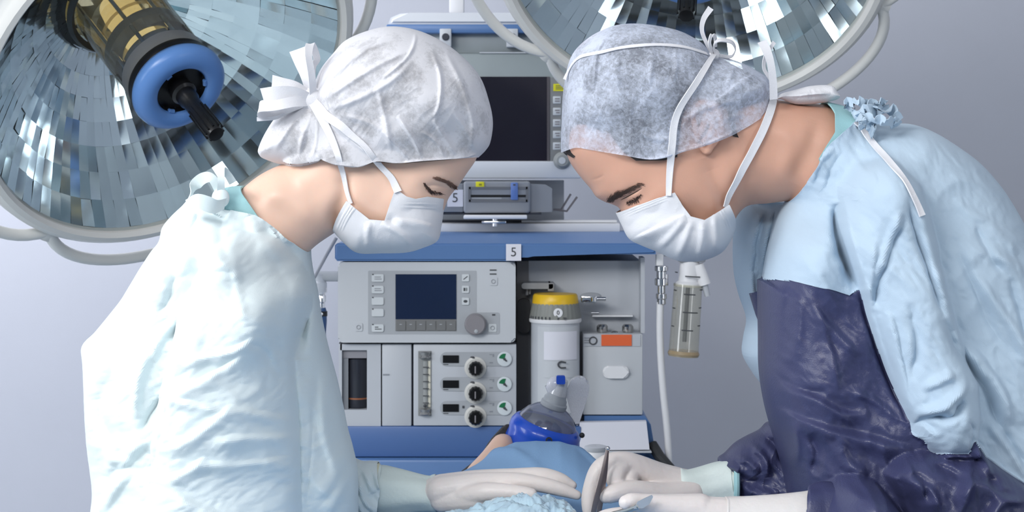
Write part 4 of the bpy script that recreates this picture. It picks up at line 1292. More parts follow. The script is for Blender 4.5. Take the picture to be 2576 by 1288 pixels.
# cap
capo = [(1204, 396), (1222, 378), (1234, 356), (1240, 308), (1231, 257), (1208, 194), (1163, 142), (1112, 104), (1052, 77), (988, 67), (933, 76), (873, 101), (839, 136), (809, 174), (792, 212), (776, 246)]
bun = [(776, 246), (745, 262), (702, 288), (671, 331), (652, 373), (654, 390), (668, 401), (715, 416), (764, 421), (804, 413), (824, 404)]
hem = [(824, 404), (859, 416), (915, 421), (958, 407), (1008, 411), (1067, 406), (1137, 401), (1204, 396)]
cw = Puff([(catmull(capo, 6), 'S'), (catmull(bun, 6), 'S'), (catmull(hem, 5), 'O')], 0.03,
          [(1000, 200, 0.104), (1100, 250, 0.104), (900, 250, 0.10), (1010, 330, 0.098), (1150, 385, 0.072), (1000, 408, 0.074), (900, 415, 0.078), (1080, 404, 0.075), (720, 350, 0.062), (790, 300, 0.066), (840, 405, 0.072)],
          [(1000, 250, 0.098), (720, 350, 0.06)], [(1010, 230, 170), (720, 350, 75), (800, 300, 90)], step=10, sub=2, smooth=8)
cw.fold([(784, 252), (800, 330), (830, 400)], -0.012, 26)
K = (786, 252)
for i, (q, a, wd_) in enumerate([([(800, 240), (850, 180), (930, 120), (1010, 95)], 0.0045, 9), ([(800, 262), (870, 215), (960, 160), (1050, 120)], 0.0045, 9), ([(810, 280), (900, 250), (990, 200), (1040, 150)], 0.004, 10),
        ([(1045, 80), (1042, 110), (1020, 150), (960, 200)], 0.004, 6), ([(1085, 125), (1108, 190), (1106, 260), (1090, 300)], 0.005, 7), ([(1120, 130), (1165, 220), (1190, 310), (1185, 380)], 0.0055, 9),
        ([(950, 220), (970, 300), (985, 380)], 0.0045, 9), ([(1000, 290), (1040, 350), (1062, 398)], 0.005, 7), ([(1090, 300), (1120, 350), (1150, 395)], 0.005, 8), ([(1060, 330), (1100, 360), (1120, 398)], 0.004, 6),
        ([(960, 330), (1000, 370), (1030, 402)], 0.004, 6), ([(830, 300), (880, 350), (940, 395)], 0.005, 9), ([(1140, 280), (1180, 340), (1200, 385)], 0.0035, 8), ([(860, 290), (930, 310), (980, 345)], 0.003, 9),
        ([(780, 270), (730, 320), (690, 380)], 0.004, 9), ([(790, 285), (765, 340), (750, 410)], 0.0045, 9), ([(800, 290), (800, 350), (790, 405)], 0.004, 8), ([(770, 258), (710, 290), (670, 345)], 0.003, 8)]):
    cw.fold(q, a, wd_ * 0.8)
cw.crumple(0.0012, 0.012, (0.6, 2.2), 3.0, -50)
# gathered hem
cw.fold(hem, 0.0022, 5, curve=True).over(bvh_of(woman, hairW), 0.003)
cap = link_mesh('surgical_cap', cw.mesh(), m_capW, woman, sharp=None)
bvWC = bvh_of(woman, cap)
# mask
mo_ = [(1119, 499), (1114, 530), (1108, 570), (1099, 604), (1062, 622), (1022, 633), (960, 635), (902, 634), (868, 610), (840, 580)]
mi_ = [(840, 580), (858, 545), (884, 503), (902, 518), (940, 548), (977, 551), (990, 510), (1003, 473), (1030, 492), (1052, 498), (1080, 493), (1119, 499)]
mk = Puff([(catmull(mo_, 6), 'S'), (mi_, 'O')], 0.03, [(1100, 500, 0.036), (1050, 500, 0.056), (1000, 480, 0.0685), (980, 550, 0.070), (900, 520, 0.068), (850, 570, 0.060), (1080, 560, 0.058), (1000, 600, 0.066), (920, 600, 0.064)],
          [(1000, 560, 0.06)], [(1000, 560, 75)], step=9, sub=2, smooth=6)
mk.fold([(985, 552), (1050, 560), (1106, 576)], 0.004, 4, 'tuck', 14).fold([(960, 560), (1010, 590), (1040, 628)], 0.0035, 8).fold([(930, 556), (925, 590), (930, 625)], 0.004, 8)
mk.fold([(1010, 512), (1060, 512), (1116, 514)], 0.0012, 2.5).fold([(1006, 520), (1060, 522), (1114, 524)], 0.0012, 2.5)
for d in (0, 7, 14): mk.fold([(884 + d, 510 + d * 0.4), (862 + d, 548), (846 + d, 584)], 0.0012, 2.5)
mk.blob(985, 556, -0.004, 14).crumple(0.0006, 0.02, (1, 1), 9.0).over(bvW, 0.0025)
msk = link_mesh('face_mask', mk.mesh(), m_mask, woman, sharp=None); solidify(msk, 0.0012)
bvWA = bvh_of(woman, cap, msk)
ribbon('mask_tie', bvWA, [(1000, 482), (985, 448), (958, 419), (920, 375), (888, 345), (850, 310), (809, 278), (786, 254)], 0.008, m_tape, msk, off=0.003, wds=[0.010, 0.0075, 0.008, 0.012, 0.013])
ribbon('mask_tie', bvWA, [(886, 510), (876, 480), (867, 445), (859, 418), (845, 370), (825, 325), (803, 285), (788, 258)], 0.0075, m_tape, msk, off=0.003, wds=[0.006, 0.0065, 0.008, 0.011, 0.012])
# knot of the cap and mask ties with its loops and ends
kn_ = W(786, 250, -0.02)
mb = MB(); mb.ball(kn_, 0.013, 1.1, 0.8, 1.25, 20, 12)
kno = mb.build('tie_knot', m_tape, cap)
V3 = lambda x, y, Y: W(x, y, Y)
strip3('tie_end', [V3(784, 240, -0.02), V3(772, 200, -0.028), V3(758, 160, -0.03), V3(748, 124, -0.028)], [0.012, 0.014, 0.022], m_tape, cap, side=(1, -0.3, 0.2))
strip3('tie_loop', [V3(788, 240, -0.025), V3(784, 190, -0.045), V3(776, 140, -0.05), V3(780, 111, -0.035), V3(790, 125, -0.02), V3(797, 150, -0.015), V3(786, 170, -0.015), V3(784, 215, -0.02)], [0.010, 0.010], m_tape, cap, side=(0.75, 0.65, 0.1))
strip3('tie_end', [V3(780, 245, -0.02), V3(745, 222, -0.03), V3(712, 215, -0.03), V3(684, 210, -0.028)], [0.012, 0.018, 0.022], m_tape, cap, side=(0.25, -0.35, 1))
strip3('tie_end', [V3(780, 250, -0.025), V3(742, 238, -0.04), V3(700, 240, -0.045), V3(662, 248, -0.04)], [0.014, 0.022, 0.026], m_tape, cap, side=(0.1, -0.3, 1))
strip3('tie_loop', [V3(782, 255, -0.02), V3(740, 256, -0.045), V3(690, 266, -0.055), V3(655, 268, -0.045), V3(655, 282, -0.028), V3(690, 284, -0.02), V3(745, 266, -0.015), V3(780, 256, -0.018)], [0.012, 0.017, 0.012], m_tape, cap, side=(0.1, 0.5, 0.9))
strip3('tie_end', [V3(715, 287, -0.02), V3(690, 297, -0.024), V3(646, 300, -0.028)], [0.004, 0.005], m_tape, cap, side=(0, -0.2, 1))
# scrub collar under the gown
sc_ = Puff([([(556, 478), (585, 472), (614, 471)], 'S'), ([(614, 471), (640, 498), (668, 538), (690, 560), (720, 590), (690, 600), (620, 560), (560, 530), (556, 478)], 'O')], 0.03,
           [(600, 480, 0.066), (660, 540, 0.072), (700, 580, 0.075), (570, 500, 0.075)], [(600, 500, 0.06)], 40, step=10, sub=1)
collW = solidify(link_mesh('scrub_collar', sc_.over(bvW, 0.002).mesh(), m_teal, woman, sharp=None), 0.002)
# gown
gback = [(566, 505), (520, 498), (484, 500), (462, 520), (436, 545), (416, 572), (410, 605), (392, 630), (368, 668), (345, 705), (318, 748), (285, 790), (250, 832), (222, 862), (224, 905), (227, 960), (229, 1020), (233, 1080), (238, 1140), (248, 1220), (243, 1288), (238, 1420)]
gbot = [(238, 1420), (900, 1420)]

gfront = [(900, 1420), (896, 1288), (894, 1200), (882, 1140), (868, 1090), (856, 1030), (840, 960), (824, 900), (812, 850), (800, 790), (793, 740), (782, 690), (777, 655), (776, 632)]
gneck = [(776, 632), (740, 598), (700, 560), (668, 538), (620, 527), (590, 524), (566, 505)]
gw = Puff([(catmull(gback, 5), 'S'), (gbot, 'O'), (catmull(gfront, 5), 'S'), (catmull(gneck, 5), 'O')], 0.03,
          [(590, 530, 0.086), (660, 545, 0.085), (720, 590, 0.076), (770, 640, 0.03), (600, 640, 0.15), (500, 700, 0.17), (450, 900, 0.17), (330, 900, 0.15), (690, 780, 0.165), (790, 760, 0.105), (800, 880, 0.11), (600, 1000, 0.17), (820, 1000, 0.115), (830, 1150, 0.125), (500, 1250, 0.18), (300, 1200, 0.15), (480, 540, 0.07)],
          [(500, 700, 0.17), (600, 560, 0.08), (600, 1000, 0.18)], [(500, 560, 90), (720, 620, 70), (450, 900, 190), (820, 1000, 120), (600, 1200, 170)], step=13, sub=2, smooth=12, feather=[[(795, 560), (790, 640), (780, 730), (752, 810), (737, 880), (744, 1000), (752, 1120), (754, 1288), (750, 1400)], [(440, 800), (432, 905), (425, 1000), (400, 1110), (388, 1200), (384, 1380)]])
# near sleeve hanging from the shoulder
sleeve = [(600, 590), (690, 600), (760, 660), (782, 740), (770, 800), (742, 850), (734, 900), (740, 1000), (748, 1100), (752, 1200), (756, 1300), (750, 1440), (380, 1440), (385, 1250), (388, 1120), (402, 1010), (424, 930), (440, 860), (460, 780), (510, 680), (550, 620)]
gw.bump(sleeve, 0.072, 110, pw=2.2, soft=6)
gw.fold([(792, 548), (790, 640), (782, 720), (756, 790), (738, 860)], -0.020, 20).fold([(806, 690), (784, 760), (752, 830), (738, 905)], -0.040, 22)
gw.fold([(765, 690), (757, 760), (735, 840), (722, 940)], 0.020, 22)
gw.fold([(736, 880), (745, 1000), (752, 1120), (752, 1288)], -0.006, 5)
gw.fold([(784, 985), (782, 1100), (770, 1280)], -0.003, 4)
# seam and big diagonal folds
gw.fold([(432, 905), (428, 950), (424, 1000), (412, 1080), (392, 1150), (386, 1288)], -0.006, 6).fold([(440, 860), (432, 960), (418, 1060), (395, 1150)], 0.006, 14)
W_ = [([(432, 905), (500, 900), (590, 880), (640, 850)], 0.010, 4, 'tuck', 22), ([(420, 1000), (470, 980), (560, 930), (620, 890)], 0.010, 4, 'tuck', 26), ([(425, 1005), (500, 1020), (560, 1035)], 0.007, 4, 'tuck', 18),
      ([(400, 1130), (470, 1110), (540, 1060), (600, 1010)], 0.009, 5, 'tuck', 24), ([(560, 1030), (640, 1040), (735, 1060)], 0.007, 6, 'tuck', 20), ([(540, 1110), (640, 1100), (735, 1100)], 0.007, 6, 'tuck', 20),
      ([(420, 1210), (480, 1180), (520, 1150)], 0.008, 5, 'tuck', 18), ([(470, 1165), (600, 1170), (740, 1150)], 0.006, 6, 'tuck', 22), ([(440, 1240), (500, 1275), (560, 1300)], 0.007, 5, 'tuck', 16),
      ([(390, 850), (350, 960), (345, 1050)], 0.012, 10, 'ridge', 0), ([(415, 990), (375, 1045), (355, 1090)], -0.010, 8, 'ridge', 0), ([(380, 1100), (340, 1130), (300, 1180)], 0.012, 12, 'tuck', 30),
      ([(440, 690), (420, 760), (395, 790)], -0.008, 9, 'ridge', 0), ([(470, 740), (440, 810), (400, 860), (385, 910)], 0.010, 10, 'ridge', 0), ([(350, 760), (345, 850), (380, 900)], -0.008, 14, 'ridge', 0),
      ([(260, 960), (250, 1050), (290, 1130), (300, 1160)], -0.012, 16, 'ridge', 0), ([(300, 1090), (290, 1130), (270, 1200)], 0.010, 14, 'ridge', 0), ([(330, 1180), (290, 1230), (260, 1288)], 0.012, 14, 'ridge', 0),
      ([(560, 545), (555, 610), (575, 660)], -0.006, 12, 'ridge', 0), ([(620, 550), (660, 600), (700, 660)], 0.006, 14, 'ridge', 0), ([(500, 580), (480, 640), (450, 700)], 0.007, 14, 'ridge', 0), ([(660, 600), (700, 690), (740, 740)], -0.005, 12, 'ridge', 0),
      ([(480, 640), (560, 660), (620, 720)], 0.004, 12, 'ridge', 0), ([(590, 640), (600, 740), (620, 820)], 0.004, 10, 'ridge', 0), ([(660, 820), (690, 900), (680, 980)], 0.005, 9, 'ridge', 0), ([(600, 860), (660, 880), (700, 960)], -0.004, 8, 'ridge', 0),
      ([(830, 900), (815, 1000), (820, 1100), (850, 1200)], 0.008, 12, 'ridge', 0), ([(800, 920), (790, 1020), (800, 1140)], -0.006, 12, 'ridge', 0), ([(870, 1130), (840, 1200), (800, 1260)], 0.009, 10, 'tuck', 26), ([(880, 1190), (850, 1250), (820, 1300)], 0.009, 8, 'tuck', 20),
      ([(440, 560), (430, 590), (415, 612)], -0.010, 7, 'ridge', 0), ([(500, 535), (490, 560), (478, 580)], -0.010, 6, 'ridge', 0), ([(300, 800), (270, 880), (265, 960)], 0.008, 18, 'ridge', 0)]
for (q, a, wd_, md, w2) in W_:
    gw.fold(q, a, wd_, md, w2 or None)
gw.crumple(0.0075, 0.0055, (0.8, 1.7), 11.0, 30).crumple(0.0030, 0.013, (0.8, 1.8), 17.0, -30).crumple(0.0013, 0.034, (0.7, 1.9), 27.0, -15).relax(3).over(bvh_of(woman, collW), 0.003)
gown = link_mesh('surgical_gown', gw.mesh(), m_gownW, woman, sharp=None); solidify(gown, 0.0015)
# tie at the back of the neck
strip3('neck_tie', [V3(566, 512, -0.06), V3(540, 520, -0.085), V3(500, 505, -0.09), V3(470, 515, -0.07)], [0.014, 0.020, 0.012], m_gownW, gown, side=(0.2, -0.4, 1))
strip3('neck_tie', [V3(556, 492, -0.05), V3(535, 450, -0.06), V3(512, 448, -0.055), V3(490, 468, -0.05), V3(478, 500, -0.05)], [0.010, 0.014, 0.016], m_gownW, gown, side=(0.3, -0.4, 1))
strip3('neck_tie', [V3(556, 490, -0.055), V3(556, 455, -0.065), V3(558, 425, -0.06), V3(572, 438, -0.05), V3(586, 460, -0.045)], [0.010, 0.008, 0.010], m_gownW, gown, side=(1, 0.1, 0.3))
mb = MB(); mb.ball(W(555, 498, -0.055), 0.011, 1.0, 0.8, 1.1); mb.build('neck_knot', m_gownW, gown)
# far sleeve, cuff and gloved left hand lying on the drape
fs = Puff([(catmull([(800, 1130), (860, 1140), (905, 1162), (930, 1163), (950, 1164)], 5), 'S'), ([(950, 1164), (962, 1220), (950, 1288), (945, 1320)], 'O'), ([(945, 1320), (800, 1330)], 'S'), ([(800, 1330), (800, 1130)], 'O')], 0.14, [(900, 1230, 0.05), (950, 1220, 0.04)], [(900, 1230, 0.05), (950, 1220, 0.04)], 60, step=9, sub=2)
for q in ([(885, 1165), (920, 1190), (940, 1240)], [(900, 1200), (915, 1250), (945, 1290)], [(930, 1170), (950, 1200), (955, 1230)], [(890, 1240), (905, 1270), (920, 1300)]): fs.fold(q, 0.008, 7)
fs.crumple(0.004, 0.02, (1, 1), 5.0)
solidify(link_mesh('far_sleeve', fs.mesh(), m_gownW, gown, sharp=None), 0.0015)
Yg = 0.13
def cuff_tube(name, pts, m, parent, flat=(1, 1), folds=0.05, seed=1, n=48, up=(0, -1, 0), bead=None):
    """Glove gauntlet: elliptical tube through (px, py, Y, radius in px) with soft creases."""
    rd = random.Random(seed); q = catmull([tuple(W(x, y, Y)) + (r * (Y + D) / F,) for x, y, Y, r in pts], 10)
    mb = MB(); rows = []
    ph = [rd.uniform(0, 6.28) for _ in range(6)]
    for i, v in enumerate(q):
        p = Vector(v[:3]); t = (Vector(q[min(i + 1, len(q) - 1)][:3]) - Vector(q[max(i - 1, 0)][:3])).normalized()
        uu = Vector(up) - t * Vector(up).dot(t); uu.normalize(); vv = t.cross(uu)
        u = i / (len(q) - 1); row = []
        for k in range(n):
            a = 2 * math.pi * k / n
            r = v[3] * (1 + folds * (0.5 * math.sin(3 * a + ph[0] + 2.5 * u) + 0.35 * math.sin(7 * a + ph[1] - 4 * u) + 0.5 * math.sin(11 * u + 2 * a + ph[2])))
            row.append(mb.bm.verts.new(p + vv * (math.cos(a) * r * flat[0]) + uu * (math.sin(a) * r * flat[1])))
        rows.append(row)
    for i in range(len(rows) - 1):
        for k in range(n): mb.bm.faces.new((rows[i][k], rows[i][(k + 1) % n], rows[i + 1][(k + 1) % n], rows[i + 1][k]))
    beadpts = [v.co.copy() for v in rows[0]]
    o = mb.build(name, m, parent, sharp=80); solidify(o, 0.001)
    if bead:
        b2 = MB(); b2.tube(beadpts, 0.0018, 8, closed=True); b2.build('cuff_bead', bead, parent)
    return o


H = lambda x, y, Y, r: (W(x, y, Y), r)
hand = [[H(1085, 1243, .13, .0215), H(1120, 1240, .125, .0205)], [H(1085, 1243, .145, .0205), H(1120, 1240, .145, .0195)],
        [H(1110, 1236, .115, .020), H(1200, 1222, .105, .0175), H(1292, 1212, .098, .0125), H(1350, 1217, .095, .0108), H(1410, 1231, .094, .0095), H(1452, 1246, .093, .0062)],
        [H(1110, 1230, .13, .020), H(1200, 1214, .122, .017), H(1300, 1201, .116, .0125), H(1362, 1197, .114, .0112), H(1408, 1207, .113, .0098), H(1440, 1221, .112, .0062)],
        [H(1110, 1232, .14, .019), H(1200, 1214, .14, .016), H(1290, 1202, .136, .012), H(1355, 1204, .136, .0105), H(1400, 1214, .135, .009), H(1430, 1228, .134, .006)],
        [H(1110, 1236, .15, .018), H(1200, 1220, .155, .0145), H(1270, 1212, .156, .011), H(1325, 1216, .156, .009), H(1362, 1226, .155, .006)],
        [H(1115, 1258, .112, .017), H(1190, 1254, .096, .0165), H(1250, 1246, .088, .012)],
        [H(1165, 1248, .098, .014), H(1225, 1238, .082, .0128), H(1280, 1238, .075, .0108), H(1322, 1242, .071, .0096), H(1336, 1243, .070, .0082)]]
gl = link_mesh('glove', union_mesh(hand, 0.0015, 7), m_glove, woman, sharp=None)
for p in gl.data.polygons: p.use_smooth = True
cuff_tube('glove_cuff', [(944, 1232, .14, 66), (960, 1234, .14, 64), (1020, 1240, .138, 52), (1075, 1244, .136, 45), (1098, 1243, .135, 44)], m_cuff, gl, (1, 1.05), 0.07, 4, bead=m_bead)
# ================================================================ the surgeon on the right
bodyM = [(2075, 264), (2010, 256), (1948, 250), (1928, 230), (1890, 190), (1840, 166), (1780, 142), (1700, 92), (1620, 76), (1550, 82), (1490, 108), (1448, 152), (1430, 230), (1426, 310), (1424, 372), (1432, 404), (1450, 432), (1467, 453), (1485, 474), (1500, 495), (1520, 507),
         (1540, 514), (1556, 522), (1563, 535), (1566, 556), (1578, 580), (1600, 596), (1640, 616), (1690, 636), (1740, 640), (1790, 625), (1830, 590), (1846, 574), (1852, 545), (1880, 518), (1930, 512), (1978, 506)]
torsoM = [(1978, 506), (1960, 620), (1945, 760), (1950, 950), (1990, 1150), (2040, 1420), (2650, 1420), (2660, 1100), (2600, 820), (2520, 600), (2430, 440), (2340, 360), (2240, 320), (2150, 290), (2075, 264)]
ctr = [(1650, 230, 0.078), (1500, 250, 0.066), (1850, 250, 0.066), (1500, 430, 0.058), (1600, 480, 0.062), (1700, 450, 0.068), (1800, 430, 0.066), (1620, 570, 0.050), (1740, 590, 0.050), (1940, 380, 0.060), (2040, 360, 0.066), (1880, 470, 0.056), (2150, 450, 0.085), (2300, 700, 0.10), (2100, 800, 0.09), (2350, 1100, 0.10)]
pm = Puff([(catmull(bodyM, 5), 'S'), (catmull(torsoM, 5), 'S')], 0.03, ctr, ctr, [(1650, 250, 150), (1950, 390, 110), (1520, 460, 95), (1740, 560, 90), (2300, 800, 180)], step=11, sub=2, smooth=36)
pm.blob(1592, 500, -0.0075, 34, 20, -22).blob(1594, 496, 0.0050, 20, 11, -25).blob(1680, 500, 0.004, 50, 40).blob(1548, 488, 0.0035, 34, 16, -30)
pm.fold([(1562, 503), (1580, 493), (1600, 483), (1616, 472)], -0.0016, 3.0)
pm.fold([(1574, 511), (1594, 506), (1612, 492)], -0.0014, 3.0)
pm.fold([(1480, 455), (1505, 448), (1520, 440)], -0.0008, 4)
pm.fold([(1777, 395), (1800, 450), (1822, 500), (1846, 540)], -0.005, 22)
pm.fold([(1830, 330), (1880, 420), (1900, 500)], 0.003, 22).fold([(1960, 290), (1985, 380), (1960, 470)], 0.0025, 26).fold([(2060, 300), (2035, 380), (1995, 460)], -0.003, 24)
man = link_mesh('person', pm.mesh(), m_skinM, origin=(wx(2250, 0.03), 0.03, 0.0), sharp=None)
tag(man, 'man in sky blue gown with navy apron and sheer cap, holding tweezers and scalpel', 'person')
# ear, part of the body mesh's look but a piece that stands out
bv0 = bvh_of(man)
def ep(x, y, o, r):
    p, n = stick(bv0, x, y, o); return (p, r)
ear = union_mesh([[ep(1752, 350, .004, .0035), ep(1746, 318, .006, .0038), ep(1738, 284, .008, .004), ep(1750, 262, .010, .0042), ep(1778, 262, .013, .0045), ep(1804, 290, .015, .0045), ep(1811, 322, .014, .0043), ep(1800, 350, .011, .004), ep(1786, 368, .008, .0045), ep(1777, 380, .006, .005), ep(1766, 374, .005, .004)],
   [ep(1756, 340, .003, .004), ep(1770, 310, .004, .005), ep(1775, 285, .006, .005)], [ep(1790, 350, .004, .005), ep(1796, 318, .006, .005), ep(1788, 288, .006, .005)], [ep(1772, 290, .007, .0032), ep(1788, 312, .009, .0032), ep(1780, 340, .008, .0032), ep(1768, 354, .006, .0032)]], 0.0012, 4)
for p in ear.polygons: p.use_smooth = True
earM = link_mesh('ear', ear, m_skinM, man, sharp=None)
bvM = bvh_of(man)
hairs('eyebrow', bvM, [((1528, 507), (1552, 486), (4, -8), (9, -5)), ((1534, 508), (1570, 480), (6, -7), (10, -4)), ((1545, 496), (1598, 468), (9, -5), (10, -3)), ((1556, 492), (1612, 462), (9, -3), (9, -1))], m_browM, man, 110, 0.00027, 2.6, seed=8)
hairs('eyelashes', bvM, [((1578, 510), (1608, 496), (-2, 5), (6, 5)), ((1576, 507), (1612, 490), (1, 5), (5, 5)), ((1582, 512), (1606, 504), (-2, 6), (3, 7))], m_lash, man, 26, 0.00027, 1.2, seed=9)
lt = MB()
for q_, r_ in (([(1576, 510), (1588, 508), (1600, 502), (1612, 490)], 0.0014), ([(1562, 503), (1580, 494), (1598, 484), (1614, 474)], 0.0006)):
    pp = [stick(bvM, x, y, 0.0001)[0] for x, y in catmull(q_, 4)]
    lt.tube(pp, [r_ * (0.35 + 0.65 * math.sin(math.pi * (i + 0.5) / len(pp))) for i in range(len(pp))], 8)
lt.build('lash_line', m_browM, man)
hm = Puff([(catmull([(1417, 384), (1420, 320), (1426, 235), (1446, 155), (1490, 110), (1550, 82), (1625, 72), (1702, 88), (1760, 118), (1840, 162), (1895, 190), (1925, 215), (1938, 250), (1925, 290), (1900, 315)], 6), 'S'),
           ([(1900, 315), (1850, 350), (1826, 345), (1812, 280), (1770, 245), (1720, 250), (1700, 300), (1690, 396), (1660, 404), (1590, 405), (1560, 385), (1520, 330), (1490, 345), (1462, 378), (1440, 398), (1417, 384)], 'O')], 0.03,
          [(1650, 230, 0.086), (1480, 260, 0.074), (1850, 250, 0.074), (1600, 390, 0.072), (1440, 380, 0.05)], [(1650, 230, 0.084)], [(1650, 230, 130)], step=13, sub=1, smooth=6)
hairM = link_mesh('hair', hm.mesh(), m_hairD, man, sharp=None)
capo = [(1411, 384), (1411, 350), (1412, 318), (1417, 229), (1435, 146), (1474, 100), (1524, 72), (1569, 61), (1628, 62), (1703, 77), (1757, 104), (1792, 134), (1857, 156), (1906, 181), (1931, 200), (1941, 234), (1933, 260), (1902, 298)]
hem = [(1902, 298), (1860, 324), (1817, 346), (1757, 369), (1703, 384), (1673, 395), (1623, 402), (1554, 391), (1479, 378), (1445, 373), (1411, 384)]
cm = Puff([(catmull(capo, 6), 'S'), (catmull(hem, 6), 'O')], 0.03, [(1650, 200, 0.100), (1500, 240, 0.088), (1850, 240, 0.084), (1600, 395, 0.076), (1480, 380, 0.062), (1700, 380, 0.078), (1770, 310, 0.088), (1880, 305, 0.072)],
          [(1650, 230, 0.095)], [(1650, 230, 150), (1850, 240, 110)], step=10, sub=2, smooth=8)
cm.fold([(1414, 226), (1454, 147), (1504, 134), (1579, 119), (1648, 114), (1718, 119), (1777, 137), (1800, 150)], 0.0022, 4).fold([(1545, 72), (1515, 105), (1500, 140), (1494, 200), (1490, 230)], 0.004, 6, 'tuck', 16)
cm.fold([(1792, 259), (1825, 238), (1852, 214), (1880, 196), (1906, 184)], 0.004, 4, 'tuck', 16).fold([(1710, 330), (1740, 290), (1800, 265), (1870, 250)], 0.003, 8)
for q in ([(1560, 122), (1552, 170), (1555, 220)], [(1640, 116), (1640, 160), (1632, 220)], [(1700, 120), (1700, 170), (1690, 210)], [(1480, 150), (1470, 220), (1462, 300)], [(1820, 300), (1860, 290), (1900, 280)], [(1800, 200), (1790, 170), (1795, 150)], [(1440, 260), (1450, 320), (1455, 365)], [(1600, 330), (1650, 350), (1700, 350)], [(1850, 160), (1838, 190), (1830, 215)]): cm.fold(q, 0.0022, 7)
cm.crumple(0.0012, 0.014, (1.4, 0.8), 31.0, 10); cm.fold(hem, 0.002, 4); cm.over(bvh_of(man, hairM, earM), 0.0025)
capm = link_mesh('surgical_cap', cm.mesh(), m_capM, man, sharp=None)
bvMC = bvh_of(man, capm)
ribbon('cap_seam', bvh_of(capm), [(1420, 200), (1454, 147), (1504, 134), (1579, 119), (1648, 114), (1718, 119), (1777, 137)], 0.0045, m_tape, capm, off=0.0012, th=0.0008)
# mask
mo_ = [(1551, 535), (1566, 566), (1584, 599), (1618, 617), (1656, 632), (1703, 653), (1752, 655), (1786, 647), (1814, 632), (1832, 608), (1845, 581)]
mi_ = [(1845, 581), (1836, 545), (1818, 512), (1790, 530), (1757, 549), (1723, 540), (1702, 512), (1684, 482), (1640, 498), (1595, 516), (1551, 535)]
mm = Puff([(catmull(mo_, 6), 'S'), (mi_, 'O')], 0.03, [(1560, 540, 0.030), (1600, 520, 0.052), (1684, 490, 0.0735), (1740, 545, 0.074), (1818, 520, 0.069), (1838, 570, 0.058), (1620, 580, 0.058), (1700, 600, 0.070), (1790, 600, 0.066)],
          [(1700, 560, 0.055)], [(1700, 580, 75)], step=9, sub=2, smooth=6)
mm.fold([(1588, 604), (1640, 580), (1690, 556), (1724, 543)], 0.0075, 3.5, 'tuck', 20).fold([(1650, 632), (1690, 590), (1728, 545)], 0.004, 9).fold([(1700, 655), (1720, 610), (1740, 552)], 0.004, 9).fold([(1756, 655), (1765, 610), (1768, 555)], 0.0045, 9).fold([(1800, 640), (1800, 590), (1795, 540)], 0.004, 8)
for d in (5, 11, 17): mm.fold([(1553 + d * 0.4, 536 + d), (1620, 508 + d), (1682, 484 + d)], 0.0011, 2.2)
for d in (5, 11): mm.fold([(1818 - d, 516 + d * 0.4), (1832 - d, 548), (1842 - d, 580)], 0.0011, 2.2)
mm.crumple(0.0006, 0.02, (1, 1), 19.0).over(bvM, 0.0025)
mskm = link_mesh('face_mask', mm.mesh(), m_mask, man, sharp=None); solidify(mskm, 0.0012)
bvMA = bvh_of(man, capm, mskm)
ribbon('mask_tie', bvMA, [(1683, 492), (1684, 450), (1688, 390), (1692, 335), (1702, 285), (1720, 248), (1752, 203), (1776, 168), (1796, 140)], 0.009, m_tape, mskm, off=0.004, wds=[0.007, 0.0095, 0.009, 0.0085, 0.006])
ribbon('mask_tie', bvMA, [(1818, 520), (1834, 482), (1858, 438), (1886, 388), (1912, 340), (1932, 292), (1945, 245)], 0.010, m_tape, mskm, off=0.004, wds=[0.007, 0.010, 0.0105, 0.0105])
# tie knots and loose ends above the cap
mb = MB(); mb.ball(W(1797, 137, -0.01), 0.006, 1.1, 0.9, 1.2); mb.build('tie_knot', m_tape, mskm)
strip3('tie_loop', [V3(1800, 140, -0.01), V3(1796, 112, -0.025), V3(1812, 101, -0.03), V3(1840, 106, -0.02), V3(1850, 124, -0.01), V3(1840, 142, -0.0), V3(1815, 141, 0.0), V3(1800, 139, -0.005)], [0.006, 0.0075, 0.006], m_tape, mskm, side=(0.2, 0.75, 0.55))
strip3('tie_loop', [V3(1797, 138, -0.012), V3(1785, 112, -0.03), V3(1790, 88, -0.03), V3(1799, 94, -0.02), V3(1800, 118, -0.015)], [0.005, 0.0045, 0.005], m_tape, mskm, side=(0.7, 0.6, 0.1))
strip3('tie_end', [V3(1790, 132, -0.012), V3(1778, 110, -0.02), V3(1766, 78, -0.025), V3(1770, 48, -0.025), V3(1788, 20, -0.02)], [0.004, 0.005, 0.008], m_tape, mskm, side=(0.9, 0.2, 0.2))
strip3('tie_end', [V3(1946, 250, -0.03), V3(1945, 210, -0.035), V3(1940, 165, -0.04), V3(1930, 130, -0.04), V3(1917, 104, -0.035)], [0.010, 0.009, 0.012], m_tape, mskm, side=(1, 0.1, 0.2))
strip3('tie_end', [V3(1938, 200, -0.02), V3(1922, 172, -0.025), V3(1926, 140, -0.03), V3(1940, 118, -0.03), V3(1948, 106, -0.028)], [0.004, 0.005, 0.005], m_tape, mskm, side=(0.8, 0.3, 0.2))
ct = Puff([(catmull([(1950, 252), (1965, 236), (2000, 226), (2040, 216), (2090, 215), (2106, 232), (2112, 246), (2085, 256), (2040, 262), (2000, 262), (1965, 250), (1950, 252)], 4), 'S')], 0.0, [(2030, 240, 0.02)], [(2030, 240, 0.015)], 25, step=8, sub=2)
ct.fold([(1975, 245), (2020, 238), (2090, 235)], 0.005, 5).crumple(0.004, 0.03, (1, 1), 3.0)
link_mesh('cap_tail', ct.mesh(), m_tape, capm, sharp=None)
